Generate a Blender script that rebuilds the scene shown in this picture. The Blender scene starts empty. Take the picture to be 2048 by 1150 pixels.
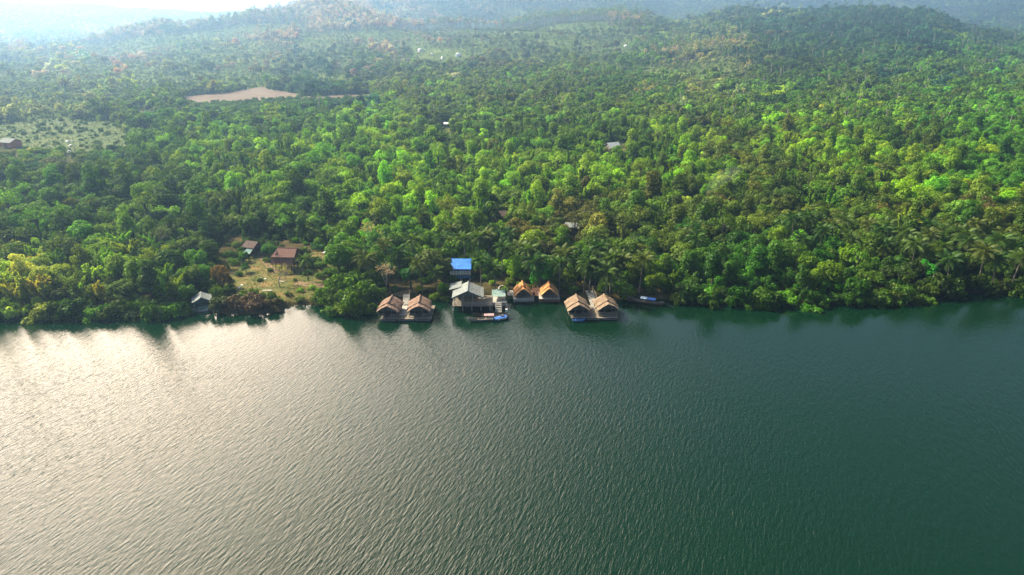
import bpy, math, random
import numpy as np
from mathutils import Vector, Matrix

random.seed(7)
RNG = np.random.default_rng(7)
R = math.radians
SC = bpy.context.scene
COL = SC.collection

# ------------------------------------------------------------------ camera
CAM_Z, PITCH, FPX = 50.0, R(21.1), 1359.0
cam_data = bpy.data.cameras.new('camera')
cam_data.sensor_width = 36.0
cam_data.lens = 36.0 * FPX / 2048.0
cam_data.clip_start = 0.5
cam_data.clip_end = 20000.0
cam = bpy.data.objects.new('camera', cam_data)
cam.location = (0, 0, CAM_Z)
cam.rotation_euler = (math.pi / 2 - PITCH, 0, 0)
COL.objects.link(cam)
SC.camera = cam

# ------------------------------------------------------------------ sky, sun, exposure
SUN_AZ, SUN_EL = R(-64), R(42)            # azimuth from +Y, towards +X positive
world = bpy.data.worlds.new('World')
SC.world = world
world.use_nodes = True
wn = world.node_tree
for n in list(wn.nodes):
    wn.nodes.remove(n)
w_out = wn.nodes.new('ShaderNodeOutputWorld')
w_bg = wn.nodes.new('ShaderNodeBackground')
w_sky = wn.nodes.new('ShaderNodeTexSky')
w_sky.sky_type = 'NISHITA'
w_sky.sun_disc = False
w_sky.sun_elevation = SUN_EL
w_sky.sun_rotation = SUN_AZ               # Nishita: 0 = +Y, positive turns towards +X
w_sky.air_density = 1.0
w_sky.dust_density = 3.0
w_sky.ozone_density = 1.5
w_bg.inputs['Strength'].default_value = 0.05
wn.links.new(w_sky.outputs[0], w_bg.inputs['Color'])
# wide warm glow added to the sky, apart from the sun, to brighten the water
ADDED_GLOW_AZ, ADDED_GLOW_EL = R(-38), R(21)           # the added glow peaks low, well off the sun's own direction
ADDED_GLOW_DIR = Vector((math.sin(ADDED_GLOW_AZ) * math.cos(ADDED_GLOW_EL), math.cos(ADDED_GLOW_AZ) * math.cos(ADDED_GLOW_EL), math.sin(ADDED_GLOW_EL)))
SUN_DIR = Vector((math.sin(SUN_AZ) * math.cos(SUN_EL), math.cos(SUN_AZ) * math.cos(SUN_EL), math.sin(SUN_EL)))
w_tc = wn.nodes.new('ShaderNodeTexCoord')
w_dot = wn.nodes.new('ShaderNodeVectorMath'); w_dot.operation = 'DOT_PRODUCT'; w_dot.inputs[1].default_value = ADDED_GLOW_DIR
w_mx = wn.nodes.new('ShaderNodeMath'); w_mx.operation = 'MAXIMUM'; w_mx.inputs[1].default_value = 0.0
w_pw = wn.nodes.new('ShaderNodeMath'); w_pw.operation = 'POWER'; w_pw.inputs[1].default_value = 12.5
w_st = wn.nodes.new('ShaderNodeMath'); w_st.operation = 'MULTIPLY'; w_st.inputs[1].default_value = 6.9
w_bg2 = wn.nodes.new('ShaderNodeBackground'); w_bg2.inputs['Color'].default_value = (1.0, 0.76, 0.53, 1)
w_add = wn.nodes.new('ShaderNodeAddShader')
wn.links.new(w_tc.outputs['Generated'], w_dot.inputs[0]); wn.links.new(w_dot.outputs['Value'], w_mx.inputs[0]); wn.links.new(w_mx.outputs[0], w_pw.inputs[0])
wn.links.new(w_pw.outputs[0], w_st.inputs[0]); wn.links.new(w_st.outputs[0], w_bg2.inputs['Strength'])
wn.links.new(w_bg.outputs[0], w_add.inputs[0]); wn.links.new(w_bg2.outputs[0], w_add.inputs[1])
wn.links.new(w_add.outputs[0], w_out.inputs['Surface'])

sun_data = bpy.data.lights.new('sun', 'SUN')
sun_data.energy = 5.0
sun_data.angle = R(1.5)
sun_data.color = (1.0, 0.89, 0.68)
sun = bpy.data.objects.new('sun', sun_data)
sd = SUN_DIR
sun.rotation_euler = sd.to_track_quat('Z', 'Y').to_euler()
sun.location = sd * 300
COL.objects.link(sun)

SC.view_settings.view_transform = 'Standard'
SC.view_settings.look = 'None'
SC.view_settings.exposure = 1.58
SC.view_settings.gamma = 1.0
SC.render.engine = 'CYCLES'
SC.cycles.use_denoising = True
SC.cycles.max_bounces = 6
SC.cycles.diffuse_bounces = 2
SC.cycles.glossy_bounces = 2
SC.cycles.transmission_bounces = 3
SC.cycles.transparent_max_bounces = 4
SC.cycles.volume_bounces = 0
SC.cycles.caustics_reflective = False
SC.cycles.caustics_refractive = False

# ------------------------------------------------------------------ geometry of the view: pixels <-> ground
CP, SP = math.cos(PITCH), math.sin(PITCH)
def proj(x, y, z):
    dz = z - CAM_Z
    zc = y * CP - dz * SP
    up = y * SP + dz * CP
    return 1024 + FPX * x / zc, 575 - FPX * up / zc
def at(px, py, z=0.0):
    a, b = (px - 1024) / FPX, (575 - py) / FPX
    dx, dy, dz = a, CP + b * SP, -SP + b * CP
    t = (z - CAM_Z) / dz
    return dx * t, dy * t

# ------------------------------------------------------------------ terrain
SHORE_PX = [(-900, 640), (-200, 634), (0, 630), (100, 632), (200, 630), (300, 631), (380, 622), (420, 618), (450, 628), (520, 629), (560, 624),
            (580, 611), (640, 610), (660, 619), (700, 624), (750, 612), (780, 602), (870, 598), (900, 596), (1000, 598), (1020, 592), (1125, 592), (1135, 600),
            (1240, 600), (1290, 597), (1400, 604), (1500, 608), (1640, 611), (1720, 604), (1850, 603), (1868, 592), (1920, 586), (2048, 587), (2200, 585), (3000, 585)]
_sh = [at(*p) for p in SHORE_PX]
SHX = np.array([p[0] for p in _sh]); SHY = np.array([p[1] for p in _sh])
HY = np.array([500, 600, 700, 850, 950, 1050, 1200, 1500, 2000, 2600, 3500, 6000.])
HC = {-600: [2, 3, 3, 3, 4, 5, 8, 30, 90, 150, 150, 150], 0: [2, 3, 3, 3, 3, 4, 6, 14, 60, 130, 140, 140], 100: [2, 3, 3, 4, 6, 8, 7, 10, 50, 120, 140, 140],
      180: [2, 3, 3, 6, 12, 17, 12, 10, 45, 115, 130, 130], 250: [2, 3, 4, 10, 20, 28, 20, 12, 40, 105, 120, 120], 350: [2, 3, 4, 12, 28, 39, 30, 15, 35, 100, 110, 110],
      430: [2, 3, 5, 14, 32, 47, 40, 20, 30, 95, 100, 100], 550: [2, 3, 5, 17, 40, 62, 60, 40, 40, 95, 100, 100], 665: [2, 3, 6, 18, 42, 70, 85, 80, 80, 100, 120, 120],
      850: [2, 3, 8, 20, 32, 42, 32, 90, 170, 220, 230, 230], 1050: [2, 3, 8, 22, 35, 46, 34, 88, 175, 230, 240, 240], 1250: [2, 3, 9, 22, 38, 54, 40, 75, 165, 235, 245, 245],
      1350: [2, 3, 12, 25, 38, 44, 40, 40, 110, 225, 240, 240], 1500: [2, 4, 16, 38, 52, 66, 62, 36, 100, 225, 245, 245], 1700: [2, 4, 14, 34, 56, 68, 62, 34, 90, 220, 245, 245],
      1850: [2, 4, 14, 36, 56, 62, 50, 32, 90, 220, 250, 250], 1950: [2, 3, 8, 22, 34, 40, 34, 30, 100, 225, 250, 250], 2048: [2, 3, 5, 9, 14, 18, 22, 34, 110, 230, 250, 250],
      2600: [2, 3, 6, 12, 22, 32, 40, 70, 170, 245, 250, 250]}
HP = np.array(sorted(HC)); HT = np.array([HC[k] for k in HP], float)
HY2 = np.array([500, 600, 740, 980, 1180, 1420, 1650, 2100, 2800, 3600, 4600, 8000.])   # the hills really stand this far off
HT = np.maximum(HT * .8 + .5, 50 + (HT - 50) * (HY2 / HY)[None, :]); HY = HY2
def H(x, y):
    x = np.asarray(x, float); y = np.asarray(y, float)
    d = y - np.interp(x, SHX, SHY)
    low = np.where(d < 0, np.maximum(-3.0, d * 0.4), 0.9 * (1 - np.exp(-np.maximum(d, 0) / 2.0)) + 0.006 * np.clip(d, 0, 200))
    pc = np.clip(1024 + 1457 * x / np.maximum(y, 60), HP[0], HP[-1])
    yy = np.clip(y, HY[0], HY[-1])
    i = np.clip(np.searchsorted(HP, pc) - 1, 0, len(HP) - 2); j = np.clip(np.searchsorted(HY, yy) - 1, 0, len(HY) - 2)
    fu = (pc - HP[i]) / (HP[i + 1] - HP[i]); fv = (yy - HY[j]) / (HY[j + 1] - HY[j])
    fu = fu * fu * (3 - 2 * fu)
    t = (HT[i, j] * (1 - fu) + HT[i + 1, j] * fu) * (1 - fv) + (HT[i, j + 1] * (1 - fu) + HT[i + 1, j + 1] * fu) * fv
    bl = np.clip((y - 350) / 200, 0, 1)
    bump = (np.sin(x * 0.015 + 1.3) * np.cos(y * 0.012) * 6 + np.sin(x * 0.033 + y * 0.022) * 3.4 + np.sin(x * 0.0065 - y * 0.0045 + .6) * 6.5) * np.clip((y - 750) / 400, 0, 1)
    return low * (1 - bl) + (t + bump) * bl
def hz(x, y): return float(H(x, y))
def atg(px, py):
    a, b = (px - 1024) / FPX, (575 - py) / FPX                   # walk the sight line down to the ground
    dx, dy, dz = a, CP + b * SP, -SP + b * CP
    t = np.geomspace(60, 6000, 6000)
    z = CAM_Z + dz * t - H(dx * t, dy * t)
    k = int(np.argmax(z < 0)) if (z < 0).any() else len(t) - 1
    return float(dx * t[k]), float(dy * t[k])

# ------------------------------------------------------------------ node helpers
def new_mat(name):
    m = bpy.data.materials.new(name); m.use_nodes = True
    nt = m.node_tree
    for n in list(nt.nodes): nt.nodes.remove(n)
    out = nt.nodes.new('ShaderNodeOutputMaterial')
    return m, nt, out
def nd(nt, kind, **kw):
    n = nt.nodes.new(kind)
    for k, v in kw.items():
        if k in n.inputs: n.inputs[k].default_value = v
        else: setattr(n, k, v)
    return n
def ramp(nt, fac, stops):
    r = nt.nodes.new('ShaderNodeValToRGB')
    el = r.color_ramp.elements
    while len(el) < len(stops): el.new(0.5)
    for e, (p, c) in zip(el, stops):
        e.position = p; e.color = (*c, 1) if len(c) == 3 else c
    nt.links.new(fac, r.inputs[0])
    return r
def mapped(nt, scale, rot=(0, 0, 0)):
    tc = nt.nodes.new('ShaderNodeTexCoord'); mp = nt.nodes.new('ShaderNodeMapping')
    mp.inputs['Scale'].default_value = scale; mp.inputs['Rotation'].default_value = rot
    nt.links.new(tc.outputs['Object'], mp.inputs[0])
    return mp.outputs[0]
def surf(name, dark, light, scale=(3, 3, 3), rough=0.85, detail=6.0, bump=0.0, bump_scale=None, mid=None, metal=0.0, contrast=(0.3, 0.7)):
    m, nt, out = new_mat(name)
    b = nd(nt, 'ShaderNodeBsdfPrincipled', Roughness=rough, Metallic=metal)
    b.inputs['Specular IOR Level'].default_value = 0.5 if rough < .7 else 0.06
    v = mapped(nt, scale)
    no = nd(nt, 'ShaderNodeTexNoise', Scale=1.0, Detail=detail, Roughness=0.65)
    nt.links.new(v, no.inputs['Vector'])
    st = [(contrast[0], dark), (contrast[1], light)] if mid is None else [(contrast[0], dark), (0.5, mid), (contrast[1], light)]
    rp = ramp(nt, no.outputs[0], st)
    nt.links.new(rp.outputs[0], b.inputs['Base Color'])
    if bump:
        bv = mapped(nt, bump_scale or scale)
        n2 = nd(nt, 'ShaderNodeTexNoise', Scale=1.0, Detail=4.0); nt.links.new(bv, n2.inputs['Vector'])
        bp = nd(nt, 'ShaderNodeBump', Strength=1.0, Distance=bump); nt.links.new(n2.outputs[0], bp.inputs['Height'])
        nt.links.new(bp.outputs[0], b.inputs['Normal'])
    nt.links.new(b.outputs[0], out.inputs[0])
    return m

# ------------------------------------------------------------------ materials
def leaf_material():
    m, nt, out = new_mat('leaves')
    ti = nd(nt, 'ShaderNodeAttribute', attribute_type='INSTANCER', attribute_name='tint')
    sh = nd(nt, 'ShaderNodeAttribute', attribute_type='GEOMETRY', attribute_name='shade')
    mul = nd(nt, 'ShaderNodeVectorMath', operation='SCALE')
    nt.links.new(ti.outputs['Color'], mul.inputs[0]); nt.links.new(sh.outputs['Fac'], mul.inputs['Scale'])
    d = nd(nt, 'ShaderNodeBsdfDiffuse'); nt.links.new(mul.outputs[0], d.inputs['Color'])
    yl = nd(nt, 'ShaderNodeVectorMath', operation='MULTIPLY'); yl.inputs[1].default_value = (1.2, 1.3, 0.5)
    nt.links.new(mul.outputs[0], yl.inputs[0])
    t = nd(nt, 'ShaderNodeBsdfTranslucent'); nt.links.new(yl.outputs[0], t.inputs['Color'])
    mx = nd(nt, 'ShaderNodeMixShader', Fac=0.4); nt.links.new(d.outputs[0], mx.inputs[1]); nt.links.new(t.outputs[0], mx.inputs[2])
    g = nd(nt, 'ShaderNodeBsdfGlossy', Roughness=0.5); g.inputs['Color'].default_value = (0.8, 0.9, 0.7, 1)
    mx2 = nd(nt, 'ShaderNodeMixShader', Fac=0.012); nt.links.new(mx.outputs[0], mx2.inputs[1]); nt.links.new(g.outputs[0], mx2.inputs[2])
    nt.links.new(mx2.outputs[0], out.inputs[0])
    return m
M = {}
M['leaf'] = leaf_material()
M['bark'] = surf('bark', (0.035, 0.028, 0.02), (0.13, 0.11, 0.085), (6, 6, 1.5))
M['pale_bark'] = surf('pale_bark', (0.16, 0.14, 0.11), (0.36, 0.33, 0.28), (4, 4, 1.2))
M['palm_bark'] = surf('palm_bark', (0.09, 0.075, 0.055), (0.24, 0.21, 0.17), (2, 2, 9))

def ground_material():
    m, nt, out = new_mat('forest_floor')
    b = nd(nt, 'ShaderNodeBsdfDiffuse')
    n1 = nd(nt, 'ShaderNodeTexNoise', Scale=1.0, Detail=8.0, Roughness=0.7); nt.links.new(mapped(nt, (0.02, 0.02, 0.02)), n1.inputs['Vector'])
    r1 = ramp(nt, n1.outputs[0], [(0.32, (0.03, 0.05, 0.012)), (0.5, (0.065, 0.095, 0.022)), (0.68, (0.13, 0.15, 0.045))])
    n2 = nd(nt, 'ShaderNodeTexNoise', Scale=1.0, Detail=6.0, Roughness=0.7); nt.links.new(mapped(nt, (0.35, 0.35, 0.35)), n2.inputs['Vector'])
    r2 = ramp(nt, n2.outputs[0], [(0.34, (0.022, 0.022, 0.009)), (0.52, (0.05, 0.042, 0.018)), (0.68, (0.10, 0.075, 0.035))])   # bare earth and litter by the river
    tc = nt.nodes.new('ShaderNodeTexCoord'); sx = nt.nodes.new('ShaderNodeSeparateXYZ'); nt.links.new(tc.outputs['Object'], sx.inputs[0])
    mr = nd(nt, 'ShaderNodeMapRange'); mr.inputs['From Min'].default_value = 200; mr.inputs['From Max'].default_value = 420; nt.links.new(sx.outputs['Y'], mr.inputs['Value'])
    mx = nd(nt, 'ShaderNodeMixRGB'); nt.links.new(mr.outputs[0], mx.inputs[0]); nt.links.new(r2.outputs[0], mx.inputs[1]); nt.links.new(r1.outputs[0], mx.inputs[2])
    nt.links.new(mx.outputs[0], b.inputs['Color']); nt.links.new(b.outputs[0], out.inputs[0])
    return m
M['ground'] = ground_material()
M['bank'] = surf('mud', (0.02, 0.016, 0.011), (0.07, 0.055, 0.035), (0.8, 0.8, 0.8))
M['field'] = surf('dry_field', (0.075, 0.053, 0.034), (0.15, 0.11, 0.074), (0.05, 0.12, 0.05), mid=(0.108, 0.078, 0.051))
M['meadow'] = surf('meadow_ground', (0.022, 0.050, 0.004), (0.070, 0.082, 0.012), (0.08, 0.16, 0.08), mid=(0.040, 0.068, 0.007))
M['clearing'] = surf('clearing_ground', (0.04, 0.055, 0.012), (0.16, 0.105, 0.04), (0.32, 0.5, 0.32), mid=(0.085, 0.085, 0.022), contrast=(0.34, 0.66))
M['path'] = surf('path_dirt', (0.10, 0.07, 0.035), (0.19, 0.135, 0.075), (0.8, 0.8, 0.8))
M['concrete'] = surf('concrete', (0.22, 0.21, 0.18), (0.40, 0.38, 0.34), (1.5, 1.5, 1.5))

def water_material():
    m, nt, out = new_mat('river_water')
    b = nd(nt, 'ShaderNodeBsdfPrincipled', Roughness=0.08, IOR=1.333)
    b.inputs['Base Color'].default_value = (0.0009, 0.0125, 0.0044, 1)
    ROT = (0, 0, R(20))                    # crests run up-stream, 20 degrees off +Y
    def noise(scale, detail, rough=0.5, rot=ROT, dist=0.0):
        n = nd(nt, 'ShaderNodeTexNoise', Scale=1.0, Detail=detail, Roughness=rough, Distortion=dist)
        tc = nt.nodes.new('ShaderNodeTexCoord')
        m1 = nd(nt, 'ShaderNodeMapping'); m1.inputs['Rotation'].default_value = rot
        m2 = nd(nt, 'ShaderNodeMapping'); m2.inputs['Scale'].default_value = scale
        nt.links.new(tc.outputs['Object'], m1.inputs[0]); nt.links.new(m1.outputs[0], m2.inputs[0]); nt.links.new(m2.outputs[0], n.inputs['Vector'])
        return n.outputs[0]
    big = noise((2.7, 0.62, 1), 2.0, 0.45, dist=0.3)
    mid = noise((6.0, 1.5, 1), 2.0, 0.55, dist=0.2)
    fin = noise((7, 4, 1), 2.0, 0.5, (0, 0, R(-25)))
    def mul(a, k):
        q = nd(nt, 'ShaderNodeMath', operation='MULTIPLY'); q.inputs[1].default_value = k; nt.links.new(a, q.inputs[0]); return q.outputs[0]
    def add(a, c):
        q = nd(nt, 'ShaderNodeMath', operation='ADD'); nt.links.new(a, q.inputs[0]); nt.links.new(c, q.inputs[1]); return q.outputs[0]
    hgt = add(add(mul(big, 0.105), mul(mid, 0.055)), mul(fin, 0.009))
    calm = noise((0.02, 0.035, 1), 2.0, 0.5, (0, 0, 0))          # wind patches
    cr = ramp(nt, calm, [(0.25, (0.72, 0.72, 0.72)), (0.75, (1.08, 1.08, 1.08))])
    at_ = nd(nt, 'ShaderNodeAttribute', attribute_name='ripple')
    q = nd(nt, 'ShaderNodeMath', operation='MULTIPLY'); nt.links.new(cr.outputs[0], q.inputs[0]); nt.links.new(at_.outputs['Fac'], q.inputs[1])
    bp = nd(nt, 'ShaderNodeBump', Distance=1.0); nt.links.new(hgt, bp.inputs['Height']); nt.links.new(q.outputs[0], bp.inputs['Strength'])
    nt.links.new(bp.outputs[0], b.inputs['Normal'])
    nt.links.new(b.outputs[0], out.inputs[0])
    return m
M['water'] = water_material()

def thatch_material(name, dark, mid, light):
    m, nt, out = new_mat(name)
    b = nd(nt, 'ShaderNodeBsdfPrincipled', Roughness=0.95); b.inputs['Specular IOR Level'].default_value = 0.08
    n1 = nd(nt, 'ShaderNodeTexNoise', Scale=1.0, Detail=5.0, Roughness=0.7); nt.links.new(mapped(nt, (2.2, 7, 2.2)), n1.inputs['Vector'])
    n2 = nd(nt, 'ShaderNodeTexNoise', Scale=1.0, Detail=4.0, Roughness=0.6); nt.links.new(mapped(nt, (0.55, 0.7, 0.7)), n2.inputs['Vector'])
    ad = nd(nt, 'ShaderNodeMath', operation='ADD'); nt.links.new(n1.outputs[0], ad.inputs[0]); nt.links.new(n2.outputs[0], ad.inputs[1])
    hf = nd(nt, 'ShaderNodeMath', operation='MULTIPLY'); hf.inputs[1].default_value = 0.5; nt.links.new(ad.outputs[0], hf.inputs[0])
    rp = ramp(nt, hf.outputs[0], [(0.36, dark), (0.5, mid), (0.64, light)])
    nt.links.new(rp.outputs[0], b.inputs['Base Color'])
    bp = nd(nt, 'ShaderNodeBump', Distance=0.06); nt.links.new(n1.outputs[0], bp.inputs['Height']); nt.links.new(bp.outputs[0], b.inputs['Normal'])
    nt.links.new(b.outputs[0], out.inputs[0])
    return m
M['thatch_brown'] = thatch_material('weathered_thatch', (0.075, 0.046, 0.032), (0.18, 0.118, 0.085), (0.31, 0.215, 0.16))
M['thatch_pale'] = thatch_material('dry_thatch', (0.095, 0.064, 0.042), (0.19, 0.135, 0.09), (0.29, 0.215, 0.15))
M['thatch_orange'] = thatch_material('fresh_thatch', (0.24, 0.11, 0.04), (0.40, 0.20, 0.075), (0.52, 0.31, 0.15))
M['wood'] = surf('weathered_wood', (0.10, 0.085, 0.065), (0.27, 0.23, 0.18), (1.2, 9, 3))
M['wood_pale'] = surf('bleached_planks', (0.22, 0.20, 0.17), (0.45, 0.42, 0.37), (9, 1.5, 3))
M['wood_brown'] = surf('brown_planks', (0.10, 0.052, 0.035), (0.21, 0.115, 0.08), (0.8, 1.2, 9))
M['wood_dark'] = surf('dark_timber', (0.03, 0.024, 0.02), (0.085, 0.065, 0.05), (3, 3, 3))
M['rust_roof'] = surf('rusty_sheet_roof', (0.095, 0.052, 0.040), (0.195, 0.115, 0.09), (9, 0.6, 0.8), mid=(0.14, 0.078, 0.06), bump=0.03, bump_scale=(12, .5, .5))
M['grey_roof'] = surf('grey_fibre_roof', (0.09, 0.10, 0.095), (0.26, 0.28, 0.265), (8, 0.7, 0.9), mid=(0.165, 0.18, 0.17), bump=0.03, bump_scale=(13, .4, .4))
M['pale_roof'] = surf('pale_sheet_roof', (0.22, 0.24, 0.24), (0.46, 0.49, 0.49), (6, 0.7, 0.9))
M['dark_roof'] = surf('dark_sheet_roof', (0.055, 0.04, 0.035), (0.13, 0.09, 0.075), (5, 1, 1))
M['canvas_teal'] = surf('faded_tarp', (0.11, 0.17, 0.15), (0.25, 0.33, 0.30), (0.9, 0.9, 0.9))
M['white_paint'] = surf('white_paint', (0.60, 0.60, 0.57), (0.82, 0.82, 0.80), (2, 2, 2), rough=0.5)
M['blue_paint'] = surf('blue_boat_paint', (0.03, 0.10, 0.26), (0.08, 0.20, 0.42), (2, 2, 2), rough=0.45)
M['blue_tarp'] = surf('blue_tarp', (0.025, 0.11, 0.42), (0.06, 0.22, 0.62), (1.6, 1.6, 1.6), rough=0.6, bump=0.05)
M['pale_tarp'] = surf('pale_blue_tarp', (0.40, 0.52, 0.62), (0.60, 0.72, 0.80), (1.6, 1.6, 1.6), rough=0.6, bump=0.05)
M['pink_cloth'] = surf('faded_pink_cloth', (0.42, 0.24, 0.24), (0.62, 0.42, 0.40), (3, 3, 3))
M['metal'] = surf('dull_metal', (0.12, 0.12, 0.12), (0.28, 0.28, 0.28), (6, 6, 6), rough=0.5, metal=0.6)
M['stone'] = surf('pale_stone', (0.45, 0.44, 0.41), (0.78, 0.77, 0.74), (0.4, 0.4, 0.4))
M['sack'] = surf('white_sack', (0.60, 0.58, 0.52), (0.82, 0.80, 0.75), (3, 3, 3))
M['red_wall'] = surf('orange_red_wall', (0.40, 0.09, 0.035), (0.60, 0.16, 0.06), (1, 1, 1))
M['grass'] = M['leaf']
def blue_roof_material():
    m, nt, out = new_mat('blue_tile_sheet')
    b = nd(nt, 'ShaderNodeBsdfPrincipled', Roughness=0.42)
    br = nd(nt, 'ShaderNodeTexBrick', Scale=1.0); br.offset = 0.0
    br.inputs['Color1'].default_value = (0.02, 0.20, 0.66, 1); br.inputs['Color2'].default_value = (0.035, 0.28, 0.80, 1); br.inputs['Mortar'].default_value = (0.015, 0.09, 0.38, 1)
    br.inputs['Mortar Size'].default_value = 0.035; br.inputs['Brick Width'].default_value = 0.34; br.inputs['Row Height'].default_value = 0.42
    nt.links.new(mapped(nt, (1, 1, 1)), br.inputs['Vector'])
    n2 = nd(nt, 'ShaderNodeTexNoise', Scale=1.3, Detail=5.0)
    mx = nd(nt, 'ShaderNodeMixRGB', blend_type='MULTIPLY'); mx.inputs[0].default_value = 0.6
    rp = ramp(nt, n2.outputs[0], [(0.3, (0.55, 0.6, 0.65)), (0.7, (1, 1, 1))])
    nt.links.new(br.outputs[0], mx.inputs[1]); nt.links.new(rp.outputs[0], mx.inputs[2]); nt.links.new(mx.outputs[0], b.inputs['Base Color'])
    bp = nd(nt, 'ShaderNodeBump', Distance=0.04); bp.invert = True; nt.links.new(br.outputs['Fac'], bp.inputs['Height']); nt.links.new(bp.outputs[0], b.inputs['Normal'])
    nt.links.new(b.outputs[0], out.inputs[0])
    return m
M['blue_roof'] = blue_roof_material()

# ------------------------------------------------------------------ object helpers
def tag(o, label=None, cat=None, group=None, kind=None):
    if label: o['label'] = label
    if cat: o['category'] = cat
    if group: o['group'] = group
    if kind: o['kind'] = kind
    return o
def empty(name, loc, rz=0.0, label=None, cat=None, group=None):
    o = bpy.data.objects.new(name, None); o.location = loc; o.rotation_euler = (0, 0, rz)
    o.empty_display_size = 0.3
    COL.objects.link(o)
    return tag(o, label, cat, group)
def link_mesh(name, me, mats, parent=None):
    o = bpy.data.objects.new(name, me)
    for m in (mats if isinstance(mats, (list, tuple)) else [mats]):
        if len(me.materials) < len(mats if isinstance(mats, (list, tuple)) else [mats]): me.materials.append(m)
    COL.objects.link(o)
    if parent: o.parent = parent
    return o
def copy_tree(o, parent=None):
    c = o.copy(); COL.objects.link(c); c.parent = parent
    for ch in o.children: copy_tree(ch, c)
    return c

class MB:
    """collects shapes into one mesh"""
    def __init__(s): s.v = []; s.f = []
    def add(s, vs, fs):
        b = len(s.v); s.v += [tuple(p) for p in vs]; s.f += [tuple(i + b for i in q) for q in fs]
        return s
    def box(s, c, d, rz=0.0, rx=0.0, ry=0.0):
        m = Matrix.Rotation(rz, 3, 'Z') @ Matrix.Rotation(ry, 3, 'Y') @ Matrix.Rotation(rx, 3, 'X')
        vs = [Vector(c) + m @ Vector((x * d[0] / 2, y * d[1] / 2, z * d[2] / 2)) for x in (-1, 1) for y in (-1, 1) for z in (-1, 1)]
        return s.add(vs, [(0, 1, 3, 2), (4, 6, 7, 5), (0, 4, 5, 1), (2, 3, 7, 6), (0, 2, 6, 4), (1, 5, 7, 3)])
    def tube(s, pts, rad, n=6):
        pts = [Vector(p) for p in pts]
        rad = rad if isinstance(rad, (list, tuple)) else [rad] * len(pts)
        vs, fs = [], []
        for i, p in enumerate(pts):
            d = (pts[min(i + 1, len(pts) - 1)] - pts[max(i - 1, 0)]).normalized()
            a = d.orthogonal().normalized() if i == 0 else (a - d * a.dot(d)).normalized()
            b = d.cross(a)
            for k in range(n):
                t = 2 * math.pi * k / n
                vs.append(p + (a * math.cos(t) + b * math.sin(t)) * rad[i])
        for i in range(len(pts) - 1):
            for k in range(n):
                fs.append((i * n + k, i * n + (k + 1) % n, (i + 1) * n + (k + 1) % n, (i + 1) * n + k))
        fs += [tuple(reversed(range(n))), tuple(range((len(pts) - 1) * n, len(pts) * n))]
        return s.add(vs, fs)
    def bar(s, p0, p1, w, h=None):
        p0, p1 = Vector(p0), Vector(p1); h = h or w
        d = (p1 - p0).normalized()
        a = d.cross(Vector((0, 0, 1)))
        a = a.normalized() if a.length > 1e-4 else Vector((1, 0, 0)); b = a.cross(d)
        vs = [q + a * (i * w / 2) + b * (j * h / 2) for q in (p0, p1) for i, j in ((-1, -1), (1, -1), (1, 1), (-1, 1))]
        return s.add(vs, [(0, 3, 2, 1), (4, 5, 6, 7), (0, 1, 5, 4), (1, 2, 6, 5), (2, 3, 7, 6), (3, 0, 4, 7)])
    def slab(s, poly, th, direction=(0, 0, -1)):
        """polygon given thickness along direction"""
        poly = [Vector(p) for p in poly]; n = len(poly); d = Vector(direction) * th
        return s.add(poly + [p + d for p in poly], [tuple(range(n)), tuple(reversed(range(n, 2 * n)))] + [(i, n + i, n + (i + 1) % n, (i + 1) % n) for i in range(n)])
    def sheet(s, p00, p10, p11, p01, nu, nv, th, jit=0.0, ragged=0.0, rng=random, sag=0.0):
        """a thick subdivided panel; the v=0 edge (p00-p10) is the ragged eave"""
        p00, p10, p11, p01 = map(Vector, (p00, p10, p11, p01))
        nrm = (p10 - p00).cross(p01 - p00).normalized()
        if nrm.z < 0: nrm = -nrm
        top, bot = [], []
        for j in range(nv + 1):
            for i in range(nu + 1):
                u, v = i / nu, j / nv
                p = (p00 * (1 - u) + p10 * u) * (1 - v) + (p01 * (1 - u) + p11 * u) * v
                if j == 0 and ragged: p = p + (p00 - p01).normalized() * rng.uniform(-ragged, ragged)
                p = p + nrm * (rng.uniform(-jit, jit) - sag * math.sin(math.pi * v))
                top.append(p); bot.append(p - nrm * th)
        n = len(top); w = nu + 1; fs = []
        for j in range(nv):
            for i in range(nu):
                a = j * w + i
                fs.append((a, a + 1, a + w + 1, a + w)); fs.append((n + a, n + a + w, n + a + w + 1, n + a + 1))
        for i in range(nu):
            fs.append((i, n + i, n + i + 1, i + 1)); a = nv * w + i; fs.append((a, a + 1, n + a + 1, n + a))
        for j in range(nv):
            a = j * w; fs.append((a, a + w, n + a + w, n + a)); a = j * w + nu; fs.append((a, n + a, n + a + w, a + w))
        return s.add(top + bot, fs)
    def build(s, name, mat, parent=None, smooth=False):
        me = bpy.data.meshes.new(name); me.from_pydata(s.v, [], s.f); me.update()
        if smooth: me.polygons.foreach_set('use_smooth', [True] * len(me.polygons))
        me.materials.append(mat)
        o = bpy.data.objects.new(name, me); COL.objects.link(o)
        if parent: o.parent = parent
        return o

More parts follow.
